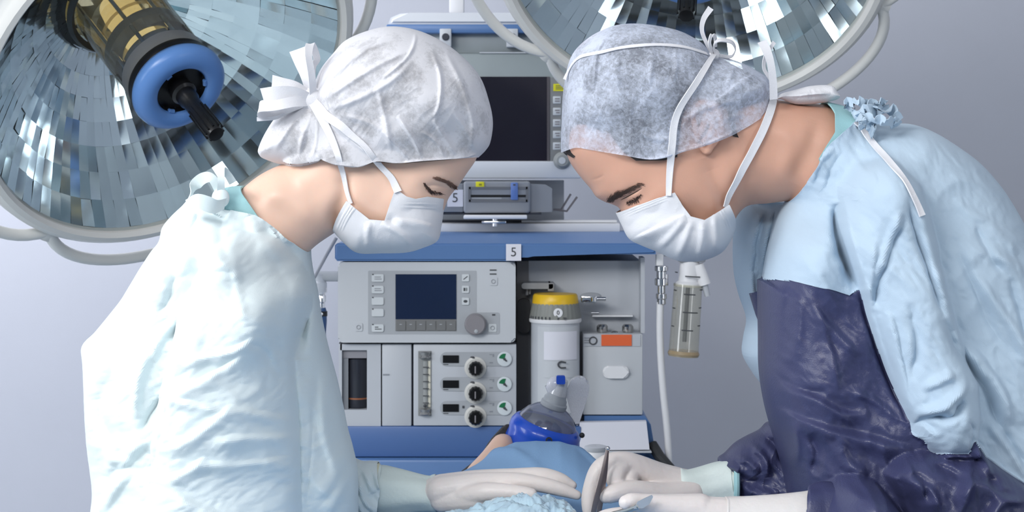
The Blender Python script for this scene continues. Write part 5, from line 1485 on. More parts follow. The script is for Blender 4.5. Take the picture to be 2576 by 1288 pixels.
# scrub collar
sc_ = Puff([([(2068, 258), (2110, 268), (2150, 284)], 'S'), ([(2150, 284), (2135, 310), (2110, 340), (2070, 380), (2035, 420), (2030, 400), (2050, 366), (2070, 335), (2076, 290), (2068, 258)], 'O')], 0.03,
           [(2090, 290, 0.070), (2070, 360, 0.088), (2035, 410, 0.085)], [(2090, 290, 0.06)], 50, step=9, sub=1)
collM = solidify(link_mesh('scrub_collar', sc_.over(bvM, 0.002).mesh(), m_teal, man, sharp=None), 0.002)
# far part of the gown (chest and far sleeve) seen under the chin
fg = Puff([(catmull([(1900, 514), (1878, 520), (1858, 548), (1849, 600), (1850, 680), (1862, 740), (1882, 802), (1875, 850), (1872, 892), (1895, 935), (1918, 965), (1960, 1010)], 5), 'S'), ([(1960, 1010), (2060, 1000), (2060, 510), (1900, 514)], 'O')], 0.16,
          [(1900, 700, 0.06), (2000, 700, 0.09), (1950, 540, 0.08)], [(1950, 700, 0.08)], 70, step=10, sub=2)
for q in ([(1945, 525), (1925, 600), (1915, 690)], [(1960, 530), (1945, 590), (1935, 640)], [(1920, 525), (1895, 600), (1890, 680)], [(1885, 640), (1890, 720), (1900, 780)], [(1975, 520), (1955, 560), (1942, 600)]): fg.fold(q, 0.009, 7)
fg.crumple(0.005, 0.012, (1.6, 0.8), 7.0)
# main gown
gfr = [(1978, 508), (1962, 540), (1946, 590), (1934, 640), (1924, 700), (1911, 705), (1912, 760), (1914, 850), (1916, 940), (1930, 1030), (1955, 1120), (1975, 1200), (1990, 1300), (2000, 1430)]
gbk = [(2760, 1430), (2740, 1100), (2690, 860), (2620, 690), (2576, 606), (2540, 532), (2500, 468), (2450, 412), (2400, 374), (2339, 336), (2288, 316), (2240, 312), (2190, 300), (2150, 288)]
gnk = [(2150, 288), (2120, 312), (2083, 340), (2052, 368), (2030, 404), (2014, 442), (1996, 478), (1978, 508)]
navy = [(1850, 700), (1911, 703), (1990, 706), (2080, 726), (2136, 742), (2165, 728), (2185, 800), (2212, 882), (2256, 990), (2292, 1062), (2296, 1092), (2328, 1105), (2340, 1132), (2362, 1141), (2440, 1141), (2452, 1110), (2478, 1148), (2520, 1180), (2576, 1216), (2700, 1290), (2800, 1340), (2800, 1500), (1850, 1500)]
gm = Puff([(catmull(gfr[:5], 5), 'S'), (catmull(gfr[4:6], 2), 'S'), (catmull(gfr[5:], 5), 'S'), ([gfr[-1], gbk[0]], 'O'), (catmull(gbk, 5), 'S'), (catmull(gnk, 5), 'O')], 0.03,
          [(2120, 320, 0.092), (2050, 380, 0.092), (1985, 500, 0.072), (2200, 480, 0.16), (2300, 420, 0.14), (2350, 700, 0.17), (2050, 640, 0.15), (2000, 800, 0.14), (2100, 900, 0.15), (2300, 1000, 0.17), (2500, 900, 0.17), (2250, 1250, 0.17)],
          [(2300, 700, 0.18), (2100, 350, 0.09)], [(2200, 350, 110), (2000, 600, 90), (2400, 700, 190), (2000, 900, 110), (2300, 1200, 160)], step=13, sub=2, smooth=12, cuts=[navy[:5], navy[10:20]], feather=[[(2112, 500), (2118, 570), (2140, 650), (2165, 728), (2185, 798), (2212, 880), (2256, 988), (2290, 1062)]])
slv = [(2150, 420), (2240, 400), (2310, 470), (2345, 600), (2370, 740), (2410, 860), (2450, 960), (2460, 1060), (2446, 1130), (2440, 1143), (2362, 1143), (2330, 1118), (2296, 1090), (2292, 1060), (2256, 988), (2212, 880), (2185, 798), (2165, 726), (2140, 650), (2118, 560), (2118, 480)]
gm.bump(slv, 0.060, 110, pw=2.2, soft=8)
gm.fold([(2106, 510), (2120, 600), (2146, 690), (2165, 730)], -0.038, 16).fold([(2120, 560), (2108, 600), (2120, 660)], -0.008, 14)
gm.fold([(2165, 728), (2185, 800), (2212, 882), (2256, 990), (2290, 1062)], -0.012, 9)
W_ = [([(2118, 470), (2132, 560), (2155, 650), (2178, 720), (2215, 790)], 0.010, 8, 'ridge', 0), ([(2285, 490), (2300, 570), (2330, 660), (2355, 740), (2375, 800)], -0.010, 6, 'ridge', 0), ([(2310, 500), (2330, 600), (2365, 720), (2400, 830)], 0.008, 12, 'ridge', 0),
      ([(2280, 540), (2245, 620), (2215, 720), (2200, 800)], -0.010, 9, 'ridge', 0), ([(2265, 530), (2235, 620), (2205, 700)], 0.008, 9, 'ridge', 0), ([(2120, 500), (2110, 570), (2098, 640)], 0.004, 10, 'ridge', 0),
      ([(2200, 600), (2190, 700), (2180, 760)], 0.006, 9, 'ridge', 0), ([(2225, 760), (2250, 850), (2270, 950), (2290, 1040)], 0.010, 10, 'ridge', 0), ([(2200, 780), (2230, 870), (2262, 960)], -0.007, 7, 'ridge', 0), ([(2290, 760), (2310, 860), (2300, 960)], -0.008, 12, 'ridge', 0),
      ([(2375, 800), (2410, 880), (2455, 940), (2490, 990), (2505, 1040), (2520, 1080)], -0.014, 11, 'ridge', 0), ([(2400, 830), (2440, 900), (2480, 960)], 0.009, 10, 'ridge', 0), ([(2430, 860), (2480, 930), (2520, 990), (2540, 1070)], 0.010, 9, 'tuck', 22),
      ([(2310, 1052), (2360, 1048), (2400, 1050), (2424, 1005)], -0.016, 10, 'ridge', 0), ([(2300, 1040), (2360, 1030), (2410, 990), (2425, 960)], 0.013, 11, 'ridge', 0), ([(2292, 1090), (2320, 1062), (2350, 1075), (2360, 1095)], -0.010, 10, 'ridge', 0), ([(2320, 980), (2360, 960), (2400, 940)], 0.008, 10, 'ridge', 0),
      ([(2375, 1060), (2420, 1045), (2440, 1080)], 0.010, 16, 'ridge', 0), ([(2440, 1060), (2450, 1090), (2440, 1140)], -0.008, 4, 'ridge', 0),
      ([(2560, 640), (2520, 600), (2480, 560)], 0.006, 12, 'ridge', 0), ([(2450, 560), (2490, 640), (2530, 700)], -0.006, 10, 'ridge', 0), ([(2540, 700), (2570, 800), (2580, 860)], -0.008, 9, 'ridge', 0), ([(2400, 500), (2440, 540), (2500, 560)], 0.004, 10, 'ridge', 0), ([(2480, 640), (2540, 660), (2576, 690)], 0.005, 8, 'tuck', 16),
      ([(2450, 680), (2500, 760), (2560, 850), (2580, 920)], 0.008, 12, 'ridge', 0), ([(2400, 600), (2450, 720), (2500, 830), (2560, 900)], -0.005, 12, 'ridge', 0), ([(2520, 1080), (2560, 1140), (2580, 1180)], -0.008, 9, 'ridge', 0), ([(2480, 1060), (2540, 1130), (2580, 1200)], 0.007, 10, 'ridge', 0),
      ([(2050, 400), (2080, 440), (2060, 480)], 0.004, 7, 'tuck', 14), ([(2100, 370), (2060, 410), (2040, 470)], 0.004, 6, 'ridge', 0), ([(2120, 380), (2090, 430), (2080, 470)], -0.003, 6, 'ridge', 0), ([(2150, 400), (2170, 440), (2140, 470)], 0.004, 7, 'ridge', 0), ([(2200, 420), (2215, 460), (2200, 500)], -0.004, 7, 'ridge', 0),
      # navy apron
      ([(1925, 720), (1940, 820), (1950, 900)], 0.006, 12, 'ridge', 0), ([(1990, 720), (1975, 800), (1985, 870)], -0.004, 10, 'ridge', 0), ([(2010, 740), (2010, 820), (1995, 900)], 0.005, 12, 'ridge', 0), ([(2040, 770), (2100, 840), (2160, 900)], 0.006, 12, 'ridge', 0), ([(2060, 790), (2090, 900), (2110, 980)], 0.006, 12, 'ridge', 0),
      ([(1950, 960), (2040, 1000), (2120, 1040), (2190, 1040)], 0.009, 8, 'tuck', 22), ([(1935, 1020), (2020, 1060), (2110, 1090), (2200, 1110), (2300, 1135)], 0.014, 9, 'tuck', 28), ([(1960, 940), (2000, 980), (2080, 990)], -0.006, 10, 'ridge', 0), ([(2130, 980), (2200, 1010), (2260, 1060)], 0.006, 10, 'ridge', 0),
      ([(1990, 1060), (2000, 1120), (1990, 1180)], 0.012, 14, 'ridge', 0), ([(2040, 1090), (2060, 1140), (2050, 1200)], -0.012, 14, 'ridge', 0), ([(2100, 1110), (2130, 1160), (2180, 1200)], 0.012, 16, 'ridge', 0)]
for (q, a, wd_, md, w2) in W_: gm.fold(q, a, wd_, md, w2 or None)
# near elbow and forearm of the gown, coming towards the table edge
gm.bump([(2225, 1190), (2250, 1160), (2270, 1147), (2310, 1138), (2370, 1142), (2440, 1142), (2456, 1112), (2480, 1150), (2540, 1195), (2620, 1250), (2720, 1440), (2300, 1440), (2285, 1320), (2262, 1250)], 0.060, 90, pw=2.2, soft=3)
gm.bump([(2020, 1440), (2022, 1330), (2030, 1266), (2052, 1240), (2088, 1216), (2112, 1200), (2150, 1195), (2196, 1212), (2222, 1242), (2262, 1288), (2280, 1440)], 0.125, 55, pw=2.2, soft=2)
W_ = [([(2270, 1150), (2300, 1200), (2345, 1240), (2362, 1300)], 0.014, 8, 'tuck', 30), ([(2290, 1190), (2330, 1220), (2340, 1270)], -0.012, 10, 'ridge', 0), ([(2440, 1150), (2430, 1200), (2420, 1260), (2400, 1310)], 0.012, 12, 'ridge', 0), ([(2350, 1170), (2400, 1190), (2440, 1215)], -0.010, 10, 'ridge', 0),
      ([(2400, 1270), (2440, 1210), (2500, 1230), (2560, 1240)], 0.013, 10, 'tuck', 26), ([(2450, 1130), (2480, 1170), (2500, 1210)], 0.010, 9, 'ridge', 0), ([(2490, 1180), (2510, 1230), (2560, 1250)], -0.010, 9, 'ridge', 0), ([(2475, 1310), (2520, 1260), (2580, 1260)], 0.014, 12, 'ridge', 0), ([(2260, 1190), (2290, 1260), (2300, 1310)], -0.010, 12, 'ridge', 0),
      ([(2060, 1240), (2120, 1230), (2180, 1250), (2220, 1290)], 0.010, 9, 'tuck', 22), ([(2100, 1210), (2160, 1230), (2200, 1270)], -0.007, 8, 'ridge', 0), ([(2110, 1290), (2160, 1250), (2200, 1250)], 0.009, 8, 'ridge', 0)]
for (q, a, wd_, md, w2) in W_: gm.fold(q, a, wd_, md, w2 or None)
gm.crumple(0.0065, 0.0058, (0.8, 1.6), 41.0, 60).crumple(0.0024, 0.015, (0.8, 1.7), 57.0, 50).crumple(0.0013, 0.034, (0.7, 1.9), 67.0, 60).relax(3).over(bvh_of(man, collM), 0.003)
isn = gm.tri_in(None, navy) if False else inside(gm.app()[gm.T].mean(1), navy)
gownm = link_mesh('surgical_gown', gm.mesh(~isn, far=False), m_gownM, man, sharp=None); solidify(gownm, 0.0015)
isf = inside(gm.V[gm.T].mean(1), [(1850, 700), (1990, 700)] + navy[3:])
link_mesh('gown_back', gm.mesh(~isf, near=False), m_gownM, gownm, sharp=None)
link_mesh('apron_back', gm.mesh(isf, near=False), m_navy, gownm, sharp=None)
link_mesh('navy_apron', gm.mesh(isn, far=False), m_navy, man, sharp=None, label='navy apron panel and sleeves')
solidify(link_mesh('far_sleeve', fg.mesh(), m_gownM, gownm, sharp=None), 0.0015)
fc = Puff([([(1884, 738), (1911, 722)], 'O'), ([(1911, 722), (1930, 760), (1930, 830), (1914, 826)], 'O'), ([(1914, 826), (1900, 790), (1884, 738)], 'S')], 0.10, [(1900, 770, 0.03)], [(1900, 770, 0.01)], 40, step=8, sub=1)
solidify(link_mesh('apron_corner', fc.mesh(far=False), m_navy, man, sharp=None), 0.0015)
bvG = bvh_of(gownm)
ribbon('gown_binding', bvG, [(2150, 312), (2180, 348), (2215, 385), (2250, 428), (2282, 476), (2316, 545)], 0.0085, m_tape, gownm, off=0.004, th=0.0015)
ribbon('neck_binding', bvG, [(2146, 294), (2118, 318), (2082, 346), (2054, 374), (2034, 410), (2018, 446)], 0.009, m_gownM, gownm, off=0.0015, th=0.0015)
# crumpled neck tie
rd = random.Random(12)
for pts, ww in (([(2150, 288, -0.05), (2180, 270, -0.07), (2210, 258, -0.06), (2225, 268, -0.05)], [0.010, 0.014, 0.012]), ([(2150, 286, -0.05), (2130, 262, -0.05), (2160, 256, -0.06), (2190, 268, -0.05)], [0.008, 0.012, 0.008]),
                ([(2160, 286, -0.06), (2200, 278, -0.085), (2240, 280, -0.07), (2262, 296, -0.06)], [0.010, 0.016, 0.014]), ([(2165, 292, -0.06), (2200, 300, -0.085), (2240, 308, -0.08), (2256, 306, -0.06)], [0.010, 0.014, 0.010]),
                ([(2158, 292, -0.06), (2180, 305, -0.08), (2195, 325, -0.075), (2190, 338, -0.07)], [0.010, 0.014, 0.010]), ([(2150, 288, -0.05), (2170, 300, -0.075), (2172, 320, -0.08), (2160, 318, -0.08)], [0.008, 0.010, 0.006])):
    zz = []
    for k, p in enumerate(catmull(pts, 3)):
        zz.append(W(p[0] + rd.gauss(0, 2.5), p[1] + (5 if k % 2 else -5) + rd.gauss(0, 2), p[2] + rd.gauss(0, 0.006)))
    strip3('neck_tie', zz, [w_ * rd.uniform(0.8, 1.3) for w_ in ww], m_gownM, gownm, side=[(rd.gauss(0, 0.5), -0.5, 0.9 + rd.gauss(0, 0.4)) for _ in zz], n=3)
mb = MB(); mb.ball(W(2158, 290, -0.055), 0.006); mb.build('neck_knot', m_gownM, gownm)
cuff_tube('near_sleeve', [(2036, 1304, -.125, 82), (2050, 1305, -.125, 88), (2110, 1312, -.12, 96), (2200, 1325, -.10, 104), (2290, 1340, -.06, 100)], m_navy, man, (1, 0.9), 0.07, 21)
# far navy sleeve running to the far hand
fn = Puff([(catmull([(1846, 1250), (1832, 1200), (1806, 1160), (1826, 1140), (1850, 1116), (1880, 1098), (1912, 1082), (1935, 1062), (1980, 1064), (2080, 1090)], 5), 'S'), ([(2080, 1090), (2100, 1340)], 'O'), ([(2100, 1340), (1860, 1320), (1846, 1250)], 'S')], 0.12, [(1900, 1180, 0.06), (2000, 1200, 0.08)], [(1900, 1180, 0.06)], 70, step=10, sub=2)
for q, a in (([(1840, 1150), (1880, 1160), (1910, 1190)], 0.010), ([(1880, 1110), (1920, 1150), (1930, 1200)], 0.014), ([(1915, 1090), (1960, 1130), (1985, 1180)], -0.016), ([(1940, 1080), (1990, 1120), (2010, 1190)], 0.014), ([(1850, 1190), (1880, 1210), (1920, 1215)], -0.010), ([(1860, 1220), (1900, 1240), (1960, 1240)], 0.010), ([(1830, 1165), (1850, 1180), (1860, 1215)], 0.006)): fn.fold(q, a, 10)
fn.crumple(0.006, 0.015, (1, 1), 23.0)
link_mesh('apron_far_sleeve', fn.mesh(), m_navy, man, sharp=None)
# far gloved hand closed on the tweezers
hand = [[H(1765, 1226, .10, .0195), H(1740, 1226, .10, .0195), H(1715, 1225, .10, .020)],
        [H(1730, 1222, .105, .021), H(1660, 1203, .10, .0205), H(1570, 1162, .082, .0140), H(1512, 1178, .072, .0128), H(1486, 1236, .066, .0112), H(1482, 1280, .062, .0095), H(1486, 1296, .062, .007)],
        [H(1720, 1220, .115, .020), H(1640, 1200, .105, .018), H(1584, 1172, .086, .0138), H(1556, 1182, .073, .0132), H(1548, 1206, .067, .0125), H(1560, 1224, .067, .011)],
        [H(1720, 1225, .125, .019), H(1640, 1206, .115, .017), H(1604, 1186, .094, .0135), H(1586, 1196, .080, .0128), H(1580, 1214, .074, .0115), H(1590, 1228, .074, .0095)],
        [H(1720, 1230, .135, .018), H(1640, 1212, .138, .015), H(1592, 1190, .134, .0115), H(1576, 1206, .124, .010), H(1584, 1230, .118, .009)],
        [H(1690, 1218, .115, .021), H(1620, 1196, .115, .019), H(1585, 1190, .115, .014)],
        [H(1740, 1240, .09, .018), H(1670, 1248, .075, .0175), H(1600, 1234, .060, .0135), H(1556, 1238, .052, .0125), H(1530, 1246, .050, .011), H(1522, 1249, .050, .009)]]
glm = link_mesh('glove', union_mesh(hand, 0.0015, 5), m_glove, man, sharp=None)
for p in glm.data.polygons: p.use_smooth = True
cuff_tube('glove_cuff', [(1846, 1218, .105, 66), (1830, 1220, .105, 64), (1780, 1224, .103, 51), (1730, 1226, .10, 43), (1712, 1226, .10, 42)], m_cuff, glm, (1, 0.9), 0.085, 6, bead=m_bead)
MB().tube([W(1850 + 14 * math.sin(a) * 0.3, 1219 - 63 * math.cos(a), .105 - 0.036 * math.sin(a)) for a in np.linspace(0, 2 * math.pi, 33)[:-1]], 0.004, 8, closed=True).build('sleeve_hem', m_teal, glm)
# near gloved hand with the scalpel
hand = [[H(1850, 1300, -.12, .0225), H(1800, 1296, -.12, .022), H(1740, 1292, -.12, .0215)],
        [H(1760, 1285, -.12, .021), H(1690, 1278, -.125, .017), H(1630, 1268, -.132, .0125), H(1590, 1262, -.138, .0105), H(1575, 1264, -.14, .009)],
        [H(1760, 1296, -.115, .021), H(1660, 1300, -.11, .019), H(1580, 1300, -.115, .013), H(1530, 1303, -.12, .011), H(1500, 1312, -.125, .009)],
        [H(1760, 1304, -.10, .021), H(1660, 1310, -.09, .018), H(1590, 1312, -.09, .013), H(1545, 1318, -.10, .010)],
        [H(1760, 1310, -.10, .019), H(1670, 1316, -.080, .016), H(1610, 1320, -.075, .012)]]
gln = link_mesh('glove', union_mesh(hand, 0.0015, 6), m_glove, man, sharp=None)
for p in gln.data.polygons: p.use_smooth = True
cuff_tube('glove_cuff', [(2080, 1306, -.128, 66), (2040, 1305, -.128, 69), (2018, 1304, -.128, 66), (1950, 1303, -.125, 58), (1880, 1302, -.122, 52), (1836, 1300, -.12, 50), (1822, 1299, -.12, 49)], m_glove, gln, (1, 0.9), 0.03, 9, bead=m_glove)
# ---------------------------------------------------------------- patient, mask, operating table, drapes, instruments
m_drape = mat('drape_blue', (0.25, 0.43, 0.69), 0.8, bump=0.12, bscale=700, vary=0.03)
m_film = mat('film_pale_blue', (0.50, 0.67, 0.88), 0.2, bump=0.1, bscale=60, vary=0.35, vscale=45, coat=0.3)
Yt = 0.49
# operating table
ot = thing('operating_table', 'operating table under the blue drape', 'table', (0.04, 0.0, 0.0))
MB().box((-0.16, -1.05, 0.77), (0.27, 0.74, 0.828), 0.015).build('mattress', m_rubber, ot)
MB().box((-0.10, -0.45, 0.10), (0.18, 0.15, 0.80), 0.02).build('column', m_steel, ot)
MB().box((-0.14, -0.75, 0.0), (0.24, 0.35, 0.10), 0.03).build('base', m_steel, ot)
# patient: head, neck and torso under the drape
pb = [[((0.045, 0.60, 0.935), 0.085), ((0.045, 0.55, 0.935), 0.090), ((0.045, 0.49, 0.928), 0.078), ((0.045, 0.44, 0.925), 0.058)],
      [((0.045, 0.47, 0.925), 0.058), ((0.045, 0.40, 0.918), 0.056), ((0.045, 0.32, 0.905), 0.060)],
      [((-0.10, 0.26, 0.900), 0.050), ((0.04, 0.27, 0.905), 0.060), ((0.18, 0.26, 0.900), 0.050)],
      [((-0.07, 0.20, 0.91), 0.055), ((-0.07, -0.10, 0.91), 0.058), ((-0.06, -0.6, 0.905), 0.05)], [((0.15, 0.20, 0.91), 0.055), ((0.15, -0.10, 0.91), 0.058), ((0.14, -0.6, 0.905), 0.05)], [((0.04, 0.22, 0.915), 0.06), ((0.04, -0.3, 0.915), 0.06)],
      [((-0.014, 0.465, 1.026), 0.019), ((-0.03, 0.45, 1.0), 0.024), ((-0.055, 0.43, 0.972), 0.024), ((-0.05, 0.40, 0.93), 0.03)], [((-0.020, 0.47, 1.005), 0.022), ((0.045, 0.50, 0.93), 0.06)],
      [((0.045, 0.465, 1.015), 0.010), ((0.045, 0.455, 1.035), 0.012), ((0.045, 0.45, 1.02), 0.016)]]
pat = link_mesh('person', union_mesh(pb, 0.005, 6), m_skinW, origin=(0.04, 0.3, 0.86), sharp=None)
for p in pat.data.polygons: p.use_smooth = True
tag(pat, 'patient lying on the operating table with a blue oxygen mask, covered by the blue drape', 'person')
hp = [[((-0.005, 0.63, 0.93), 0.062), ((0.0, 0.56, 0.945), 0.068)], [((0.045, 0.65, 0.94), 0.080), ((0.045, 0.58, 0.925), 0.088)], [((-0.006, 0.505, 1.040), 0.013), ((-0.026, 0.49, 1.020), 0.013), ((-0.044, 0.48, 1.000), 0.009), ((-0.066, 0.465, 0.980), 0.013), ((-0.088, 0.45, 0.955), 0.016)]]
link_mesh('hair', union_mesh(hp, 0.004, 5), m_hairD, pat, sharp=None)
# ear and cheek turned to the woman
link_mesh('ear', union_mesh([[((-0.020, 0.468, 1.030), 0.007), ((-0.034, 0.455, 1.018), 0.008), ((-0.042, 0.447, 1.006), 0.006)]], 0.002, 3), m_skinW, pat, sharp=None)
# breathing mask
bm_ = thing('breathing_mask', 'blue rimmed clear breathing mask with white valve on the face of the patient', 'mask', W(1370, 1120, Yt))
m_mblue = mat('mask_blue', (0.012, 0.085, 0.60), 0.28, coat=0.3, vary=0.05)
m_dome = clear_mat('mask_dome', (0.46, 0.50, 0.62), 0.25, 0.04, 0.35)
axm = Vector((0.33, -0.12, 1)).normalized()
mc = W(1371, 1083, Yt)
MB().lathe([(0.042, -0.036), (0.053, -0.032), (0.0565, -0.022), (0.0545, -0.012), (0.056, -0.006), (0.0555, 0.003), (0.051, 0.011), (0.046, 0.014), (0.041, 0.012)], mc, axm, 56, cap=False).build('cushion', m_mblue, bm_)
MB().lathe([(0.0465, 0.010), (0.044, 0.018), (0.037, 0.028), (0.027, 0.036), (0.0195, 0.040)], mc, axm, 56, cap=False).build('dome', m_dome, bm_)
MB().lathe([(0.0195, 0.037), (0.0205, 0.039), (0.0205, 0.046), (0.0185, 0.048), (0.0178, 0.053), (0.016, 0.055), (0.015, 0.060), (0.0135, 0.061)], mc, axm, 40, cap=False).build('connector_ring', m_grey, bm_)
mb = MB(); mb.lathe([(0.0145, 0.058), (0.0135, 0.066), (0.0105, 0.078), (0.0095, 0.084), (0.007, 0.086)], mc, axm, 32)
mb.build('elbow', clear_mat('elbow_clear', (0.88, 0.89, 0.92), 0.72, 0.08, 0.3), bm_)
m_milk = clear_mat('valve_milky', (0.86, 0.87, 0.93), 0.85, 0.15, 0.2)
cp = mc + axm * 0.132
mb = MB(); mb.ball(W(1398, 972, Yt - 0.01), 0.0145, 1, 0.6, 1.1); mb.tube([W(1385, 968, Yt - 0.005), W(1392, 1000, Yt - 0.005)], [0.009, 0.005], 16); mb.build('valve_housing', m_milk, bm_)
mb = MB(); mb.prism(rounded(1400, 946, 1422, 967, 4, Yt - 0.03), (0, 0.012, 0)); mb.build('valve_cap', mat('cap_blue', (0.015, 0.09, 0.62), 0.4), bm_)
mb = MB(); mb.prism([W(x, y, Yt + 0.0) for x, y in catmull([(1430, 970), (1442, 952), (1462, 947), (1480, 960), (1482, 985), (1473, 1015), (1462, 1050), (1452, 1072), (1440, 1050), (1428, 1010), (1424, 990)], 5, closed=True)], (0, 0.014, 0))
bmesh.ops.bevel(mb.bm, geom=[e for e in mb.bm.edges if abs(e.verts[0].co.y - e.verts[1].co.y) < 1e-6], offset=0.003, segments=2, affect='EDGES')
mb.build('reservoir_flap', m_milk, bm_)
MB().lathe([(0.005, 0), (0.005, 0.003), (0.003, 0.003), (0.003, 0.0)], W(1379, 1093, Yt) + Vector((0, -0.058, 0)), (0, -1, 0), 20, cap=False).build('hook_ring', m_rubber, bm_)
MB().ball(W(1464, 1095, Yt - 0.015), 0.0042).build('hook_stud', m_rubber, bm_)
# drape
def zi(tab, v): return float(np.interp(v, [t[0] for t in tab], [t[1] for t in tab]))
ridge = [(-0.19, 0.74), (-0.178, 0.86), (-0.165, 0.94), (-0.14, 0.968), (-0.093, 0.991), (-0.05, 1.013), (-0.02, 1.032), (0.005, 1.044), (0.035, 1.048), (0.07, 1.045), (0.092, 1.036), (0.118, 1.017), (0.15, 0.995), (0.20, 0.965), (0.27, 0.93), (0.295, 0.80)]
body = [(-0.19, 0.72), (-0.18, 0.78), (-0.172, 0.90), (-0.155, 0.960), (-0.10, 0.978), (0.04, 0.986), (0.18, 0.974), (0.26, 0.955), (0.285, 0.90), (0.295, 0.78), (0.305, 0.72)]
nx, ny = 150, 170
mb = MB(); rows = []
for j in range(ny):
    v = j / (ny - 1); Y = -1.0 + (0.40 + 1.0) * v
    row = []
    for i in range(nx):
        X = -0.19 + 0.495 * i / (nx - 1)
        a = 1 / (1 + math.exp(-(Y - 0.27) / 0.035)); z = zi(ridge, X) * a + zi(body, X) * (1 - a)
        z += 0.029 * math.exp(-((Y - 0.005) / 0.062) ** 2) * math.exp(-((X - 0.01) / 0.085) ** 2)
        z -= 0.020 * math.exp(-((Y - 0.16) / 0.06) ** 2) * math.exp(-((X + 0.02) / 0.12) ** 2)
        nz_ = noise.noise(Vector((X * 9 + 3, Y * 5, 0))) * 0.006 + (1 - abs(noise.noise(Vector((X * 14, Y * 10, 4))))) * 0.005
        # long folds from the ridge to the sides
        u = X + 0.6 * (Y - 0.38)
        z += nz_ + 0.006 * math.exp(-((u + 0.03) / 0.010) ** 2) * a + 0.007 * math.exp(-((u + 0.10) / 0.012) ** 2) * a + 0.006 * math.exp(-((X - 0.8 * (0.38 - Y) - 0.10) / 0.012) ** 2) * a
        if Y > 0.37: z -= ((Y - 0.37) / 0.03) ** 2 * 0.03
        row.append(mb.bm.verts.new((X, Y, z)))
    rows.append(row)
for j in range(ny - 1):
    for i in range(nx - 1): mb.bm.faces.new((rows[j][i], rows[j][i + 1], rows[j + 1][i + 1], rows[j + 1][i]))
dr = mb.build('surgical_drape', m_drape, origin=(0.02, -0.3, 0.9), sharp=None)
for p in dr.data.polygons: p.use_smooth = True
solidify(dr, 0.0015)
tag(dr, 'blue cloth drape spread over the patient up to the chin', 'drape')
bvD = bvh_of(dr)
# crumpled clear film under the hands
mb = MB(); rows = []; nx, ny = 170, 120
for j in range(ny):
    row = []
    for i in range(nx):
        X = -0.10 + 0.188 * i / (nx - 1); Y = -0.22 + 0.30 * j / (ny - 1)
        h = bvD.ray_cast(Vector((X, Y, 1.4)), Vector((0, 0, -1)))
        z0 = h[0].z if h[0] else 0.95
        c = crumple(np.array([[X, Y]]), 26, (1, 1.6), 2.0)[0] * 0.014 + crumple(np.array([[X, Y]]), 60, (1, 1.5), 5.0)[0] * 0.004
        e = min(i, nx - 1 - i, j, ny - 1 - j) / 14.0
        row.append(mb.bm.verts.new((X, Y, z0 + 0.004 + min(1, e) * max(0.001, 0.010 + c))))
    rows.append(row)
for j in range(ny - 1):
    for i in range(nx - 1): mb.bm.faces.new((rows[j][i], rows[j][i + 1], rows[j + 1][i + 1], rows[j + 1][i]))
fm = mb.build('incision_film', m_film, origin=(0.02, -0.05, 1.03), sharp=None)
for p in fm.data.polygons: p.use_smooth = True
solidify(fm, 0.0008)
tag(fm, 'crumpled shiny pale blue film on the drape under the gloved hands', 'film')
# cup on the machine side
cu_ = thing('white_cup', 'small white cup standing behind the drape beside the tweezers hand', 'cup', W(1497, 1180, 0.92))
Yc_ = 0.92
MB().lathe([(0.001, 0.0), (0.020, 0.0), (0.0195, 0.045), (0.0185, 0.0465), (0.017, 0.045), (0.0165, 0.006), (0.001, 0.004)], W(1499, 1157, Yc_) + Vector((0, 0, -0.03)), (0, 0, 1), 36, cap=False).build('cup_body', m_white, cu_)
MB().lathe([(0.0195, 0.046), (0.0205, 0.049), (0.0205, 0.054), (0.014, 0.056), (0.001, 0.055)], W(1499, 1157, Yc_) + Vector((0, 0, -0.03)), (0, 0, 1), 36, cap=False).build('cup_lid', m_case, cu_)
MB().box((0.08, 0.86, 0.75), (0.24, 0.98, wz(1157, Yc_) - 0.032), 0.004).build('cup_shelf', m_steel, cu_)
# tweezers in the far hand
tw = thing('tweezers', 'slim steel tweezers held upright in the far gloved hand of the surgeon', 'tweezers', W(1500, 1288, 0.03))
m_tw = mat('tweezer_steel', (0.40, 0.34, 0.32), 0.3, 0.9, vary=0.1)
Yw = 0.045
strip3('arm', [W(1528, 1128, Yw), W(1518, 1180, Yw - 0.004), W(1504, 1240, Yw - 0.008), W(1490, 1300, Yw - 0.01), W(1483, 1330, Yw - 0.012)], [0.003, 0.006, 0.008, 0.006, 0.004], m_tw, tw, side=(0.9, 0.45, 0.1), th=0.0014)
strip3('arm', [W(1529, 1128, Yw + 0.003), W(1523, 1180, Yw + 0.004), W(1514, 1240, Yw + 0.002), W(1505, 1300, Yw), W(1500, 1330, Yw - 0.005)], [0.003, 0.006, 0.008, 0.006, 0.004], m_tw, tw, side=(0.9, 0.45, 0.1), th=0.0014)
mb = MB(); mb.ball(W(1529, 1128, Yw + 0.001), 0.003); mb.build('hinge', m_chrome, tw)
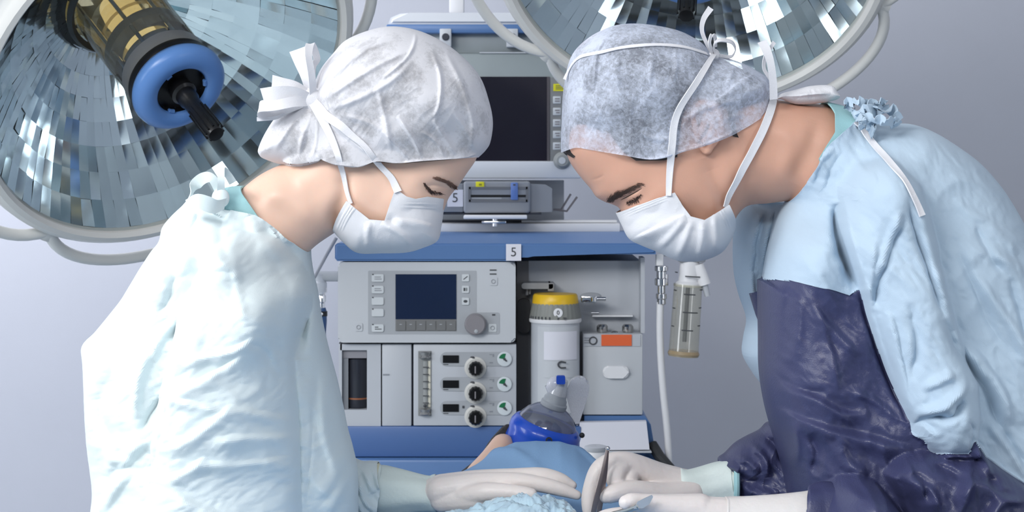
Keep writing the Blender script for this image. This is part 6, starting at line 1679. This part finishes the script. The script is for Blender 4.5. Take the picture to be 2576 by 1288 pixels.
# scalpel in the near hand
sp = thing('scalpel', 'small scalpel with a flat steel blade in the near gloved hand of the surgeon', 'scalpel', W(1610, 1270, -0.16))
Ys = -0.155
mb = MB(); mb.prism([W(x, y, Ys) for x, y in ((1594, 1280), (1604, 1262), (1620, 1254), (1640, 1245), (1643, 1250), (1634, 1268), (1618, 1278))], (0.0, 0.0015, 0)); mb.build('blade', mat('blade_steel', (0.62, 0.64, 0.66), 0.38, 0.7), sp)
mb = MB(); mb.tube([W(1606, 1274, Ys), W(1580, 1284, Ys + 0.01), W(1520, 1300, Ys + 0.03)], 0.0035, 10, flat=(1, 0.5), up=(0, -1, 0)); mb.build('handle', m_steel, sp)
# ---------------------------------------------------------------- lower gowns, legs and shoes: the two stand on the floor
m_shoe = mat('shoe_white', (0.65, 0.67, 0.70), 0.5)
for who, x0, x1, gown_, m_, nm in ((woman, 262, 880, gown, m_gownW, 'gown_skirt'), (man, 2030, 2640, gownm, m_gownM, 'gown_skirt')):
    xm = (x0 + x1) / 2
    sk = Puff([(catmull([(x0, 1390), (x0 + 10, 1800), (x0 + 60, 2300), (x0 + 70, 2720)], 5), 'S'), ([(x0 + 70, 2720), (x1 - 70, 2720)], 'O'), (catmull([(x1 - 70, 2720), (x1 - 60, 2300), (x1 - 10, 1800), (x1, 1390)], 5), 'S'), ([(x1, 1390), (x0, 1390)], 'O')], 0.03,
              [(xm, 1500, 0.15), (xm, 2500, 0.15)], [(xm, 1500, 0.15)], 160, step=40, sub=2)
    sk.crumple(0.012, 0.006, (2.5, 0.4), x0 * 0.01)
    link_mesh(nm, sk.mesh(), m_, gown_, sharp=None)
    xw = wx(xm, 0.03); sg = 1 if who is woman else -1
    for yy in (-0.07, 0.13):
        tr_ = union_mesh([[((xw, yy, 0.46), 0.078), ((xw, yy, 0.30), 0.066), ((xw - 0.01 * sg, yy, 0.09), 0.058)]], 0.008, 3)
        link_mesh('trouser_leg', tr_, m_teal, who, sharp=None)
        sh = union_mesh([[((xw - 0.04 * sg, yy, 0.048), 0.044), ((xw + 0.06 * sg, yy, 0.044), 0.042), ((xw + 0.16 * sg, yy, 0.032), 0.031)]], 0.006, 3)
        link_mesh('shoe', sh, m_shoe, who, sharp=None)
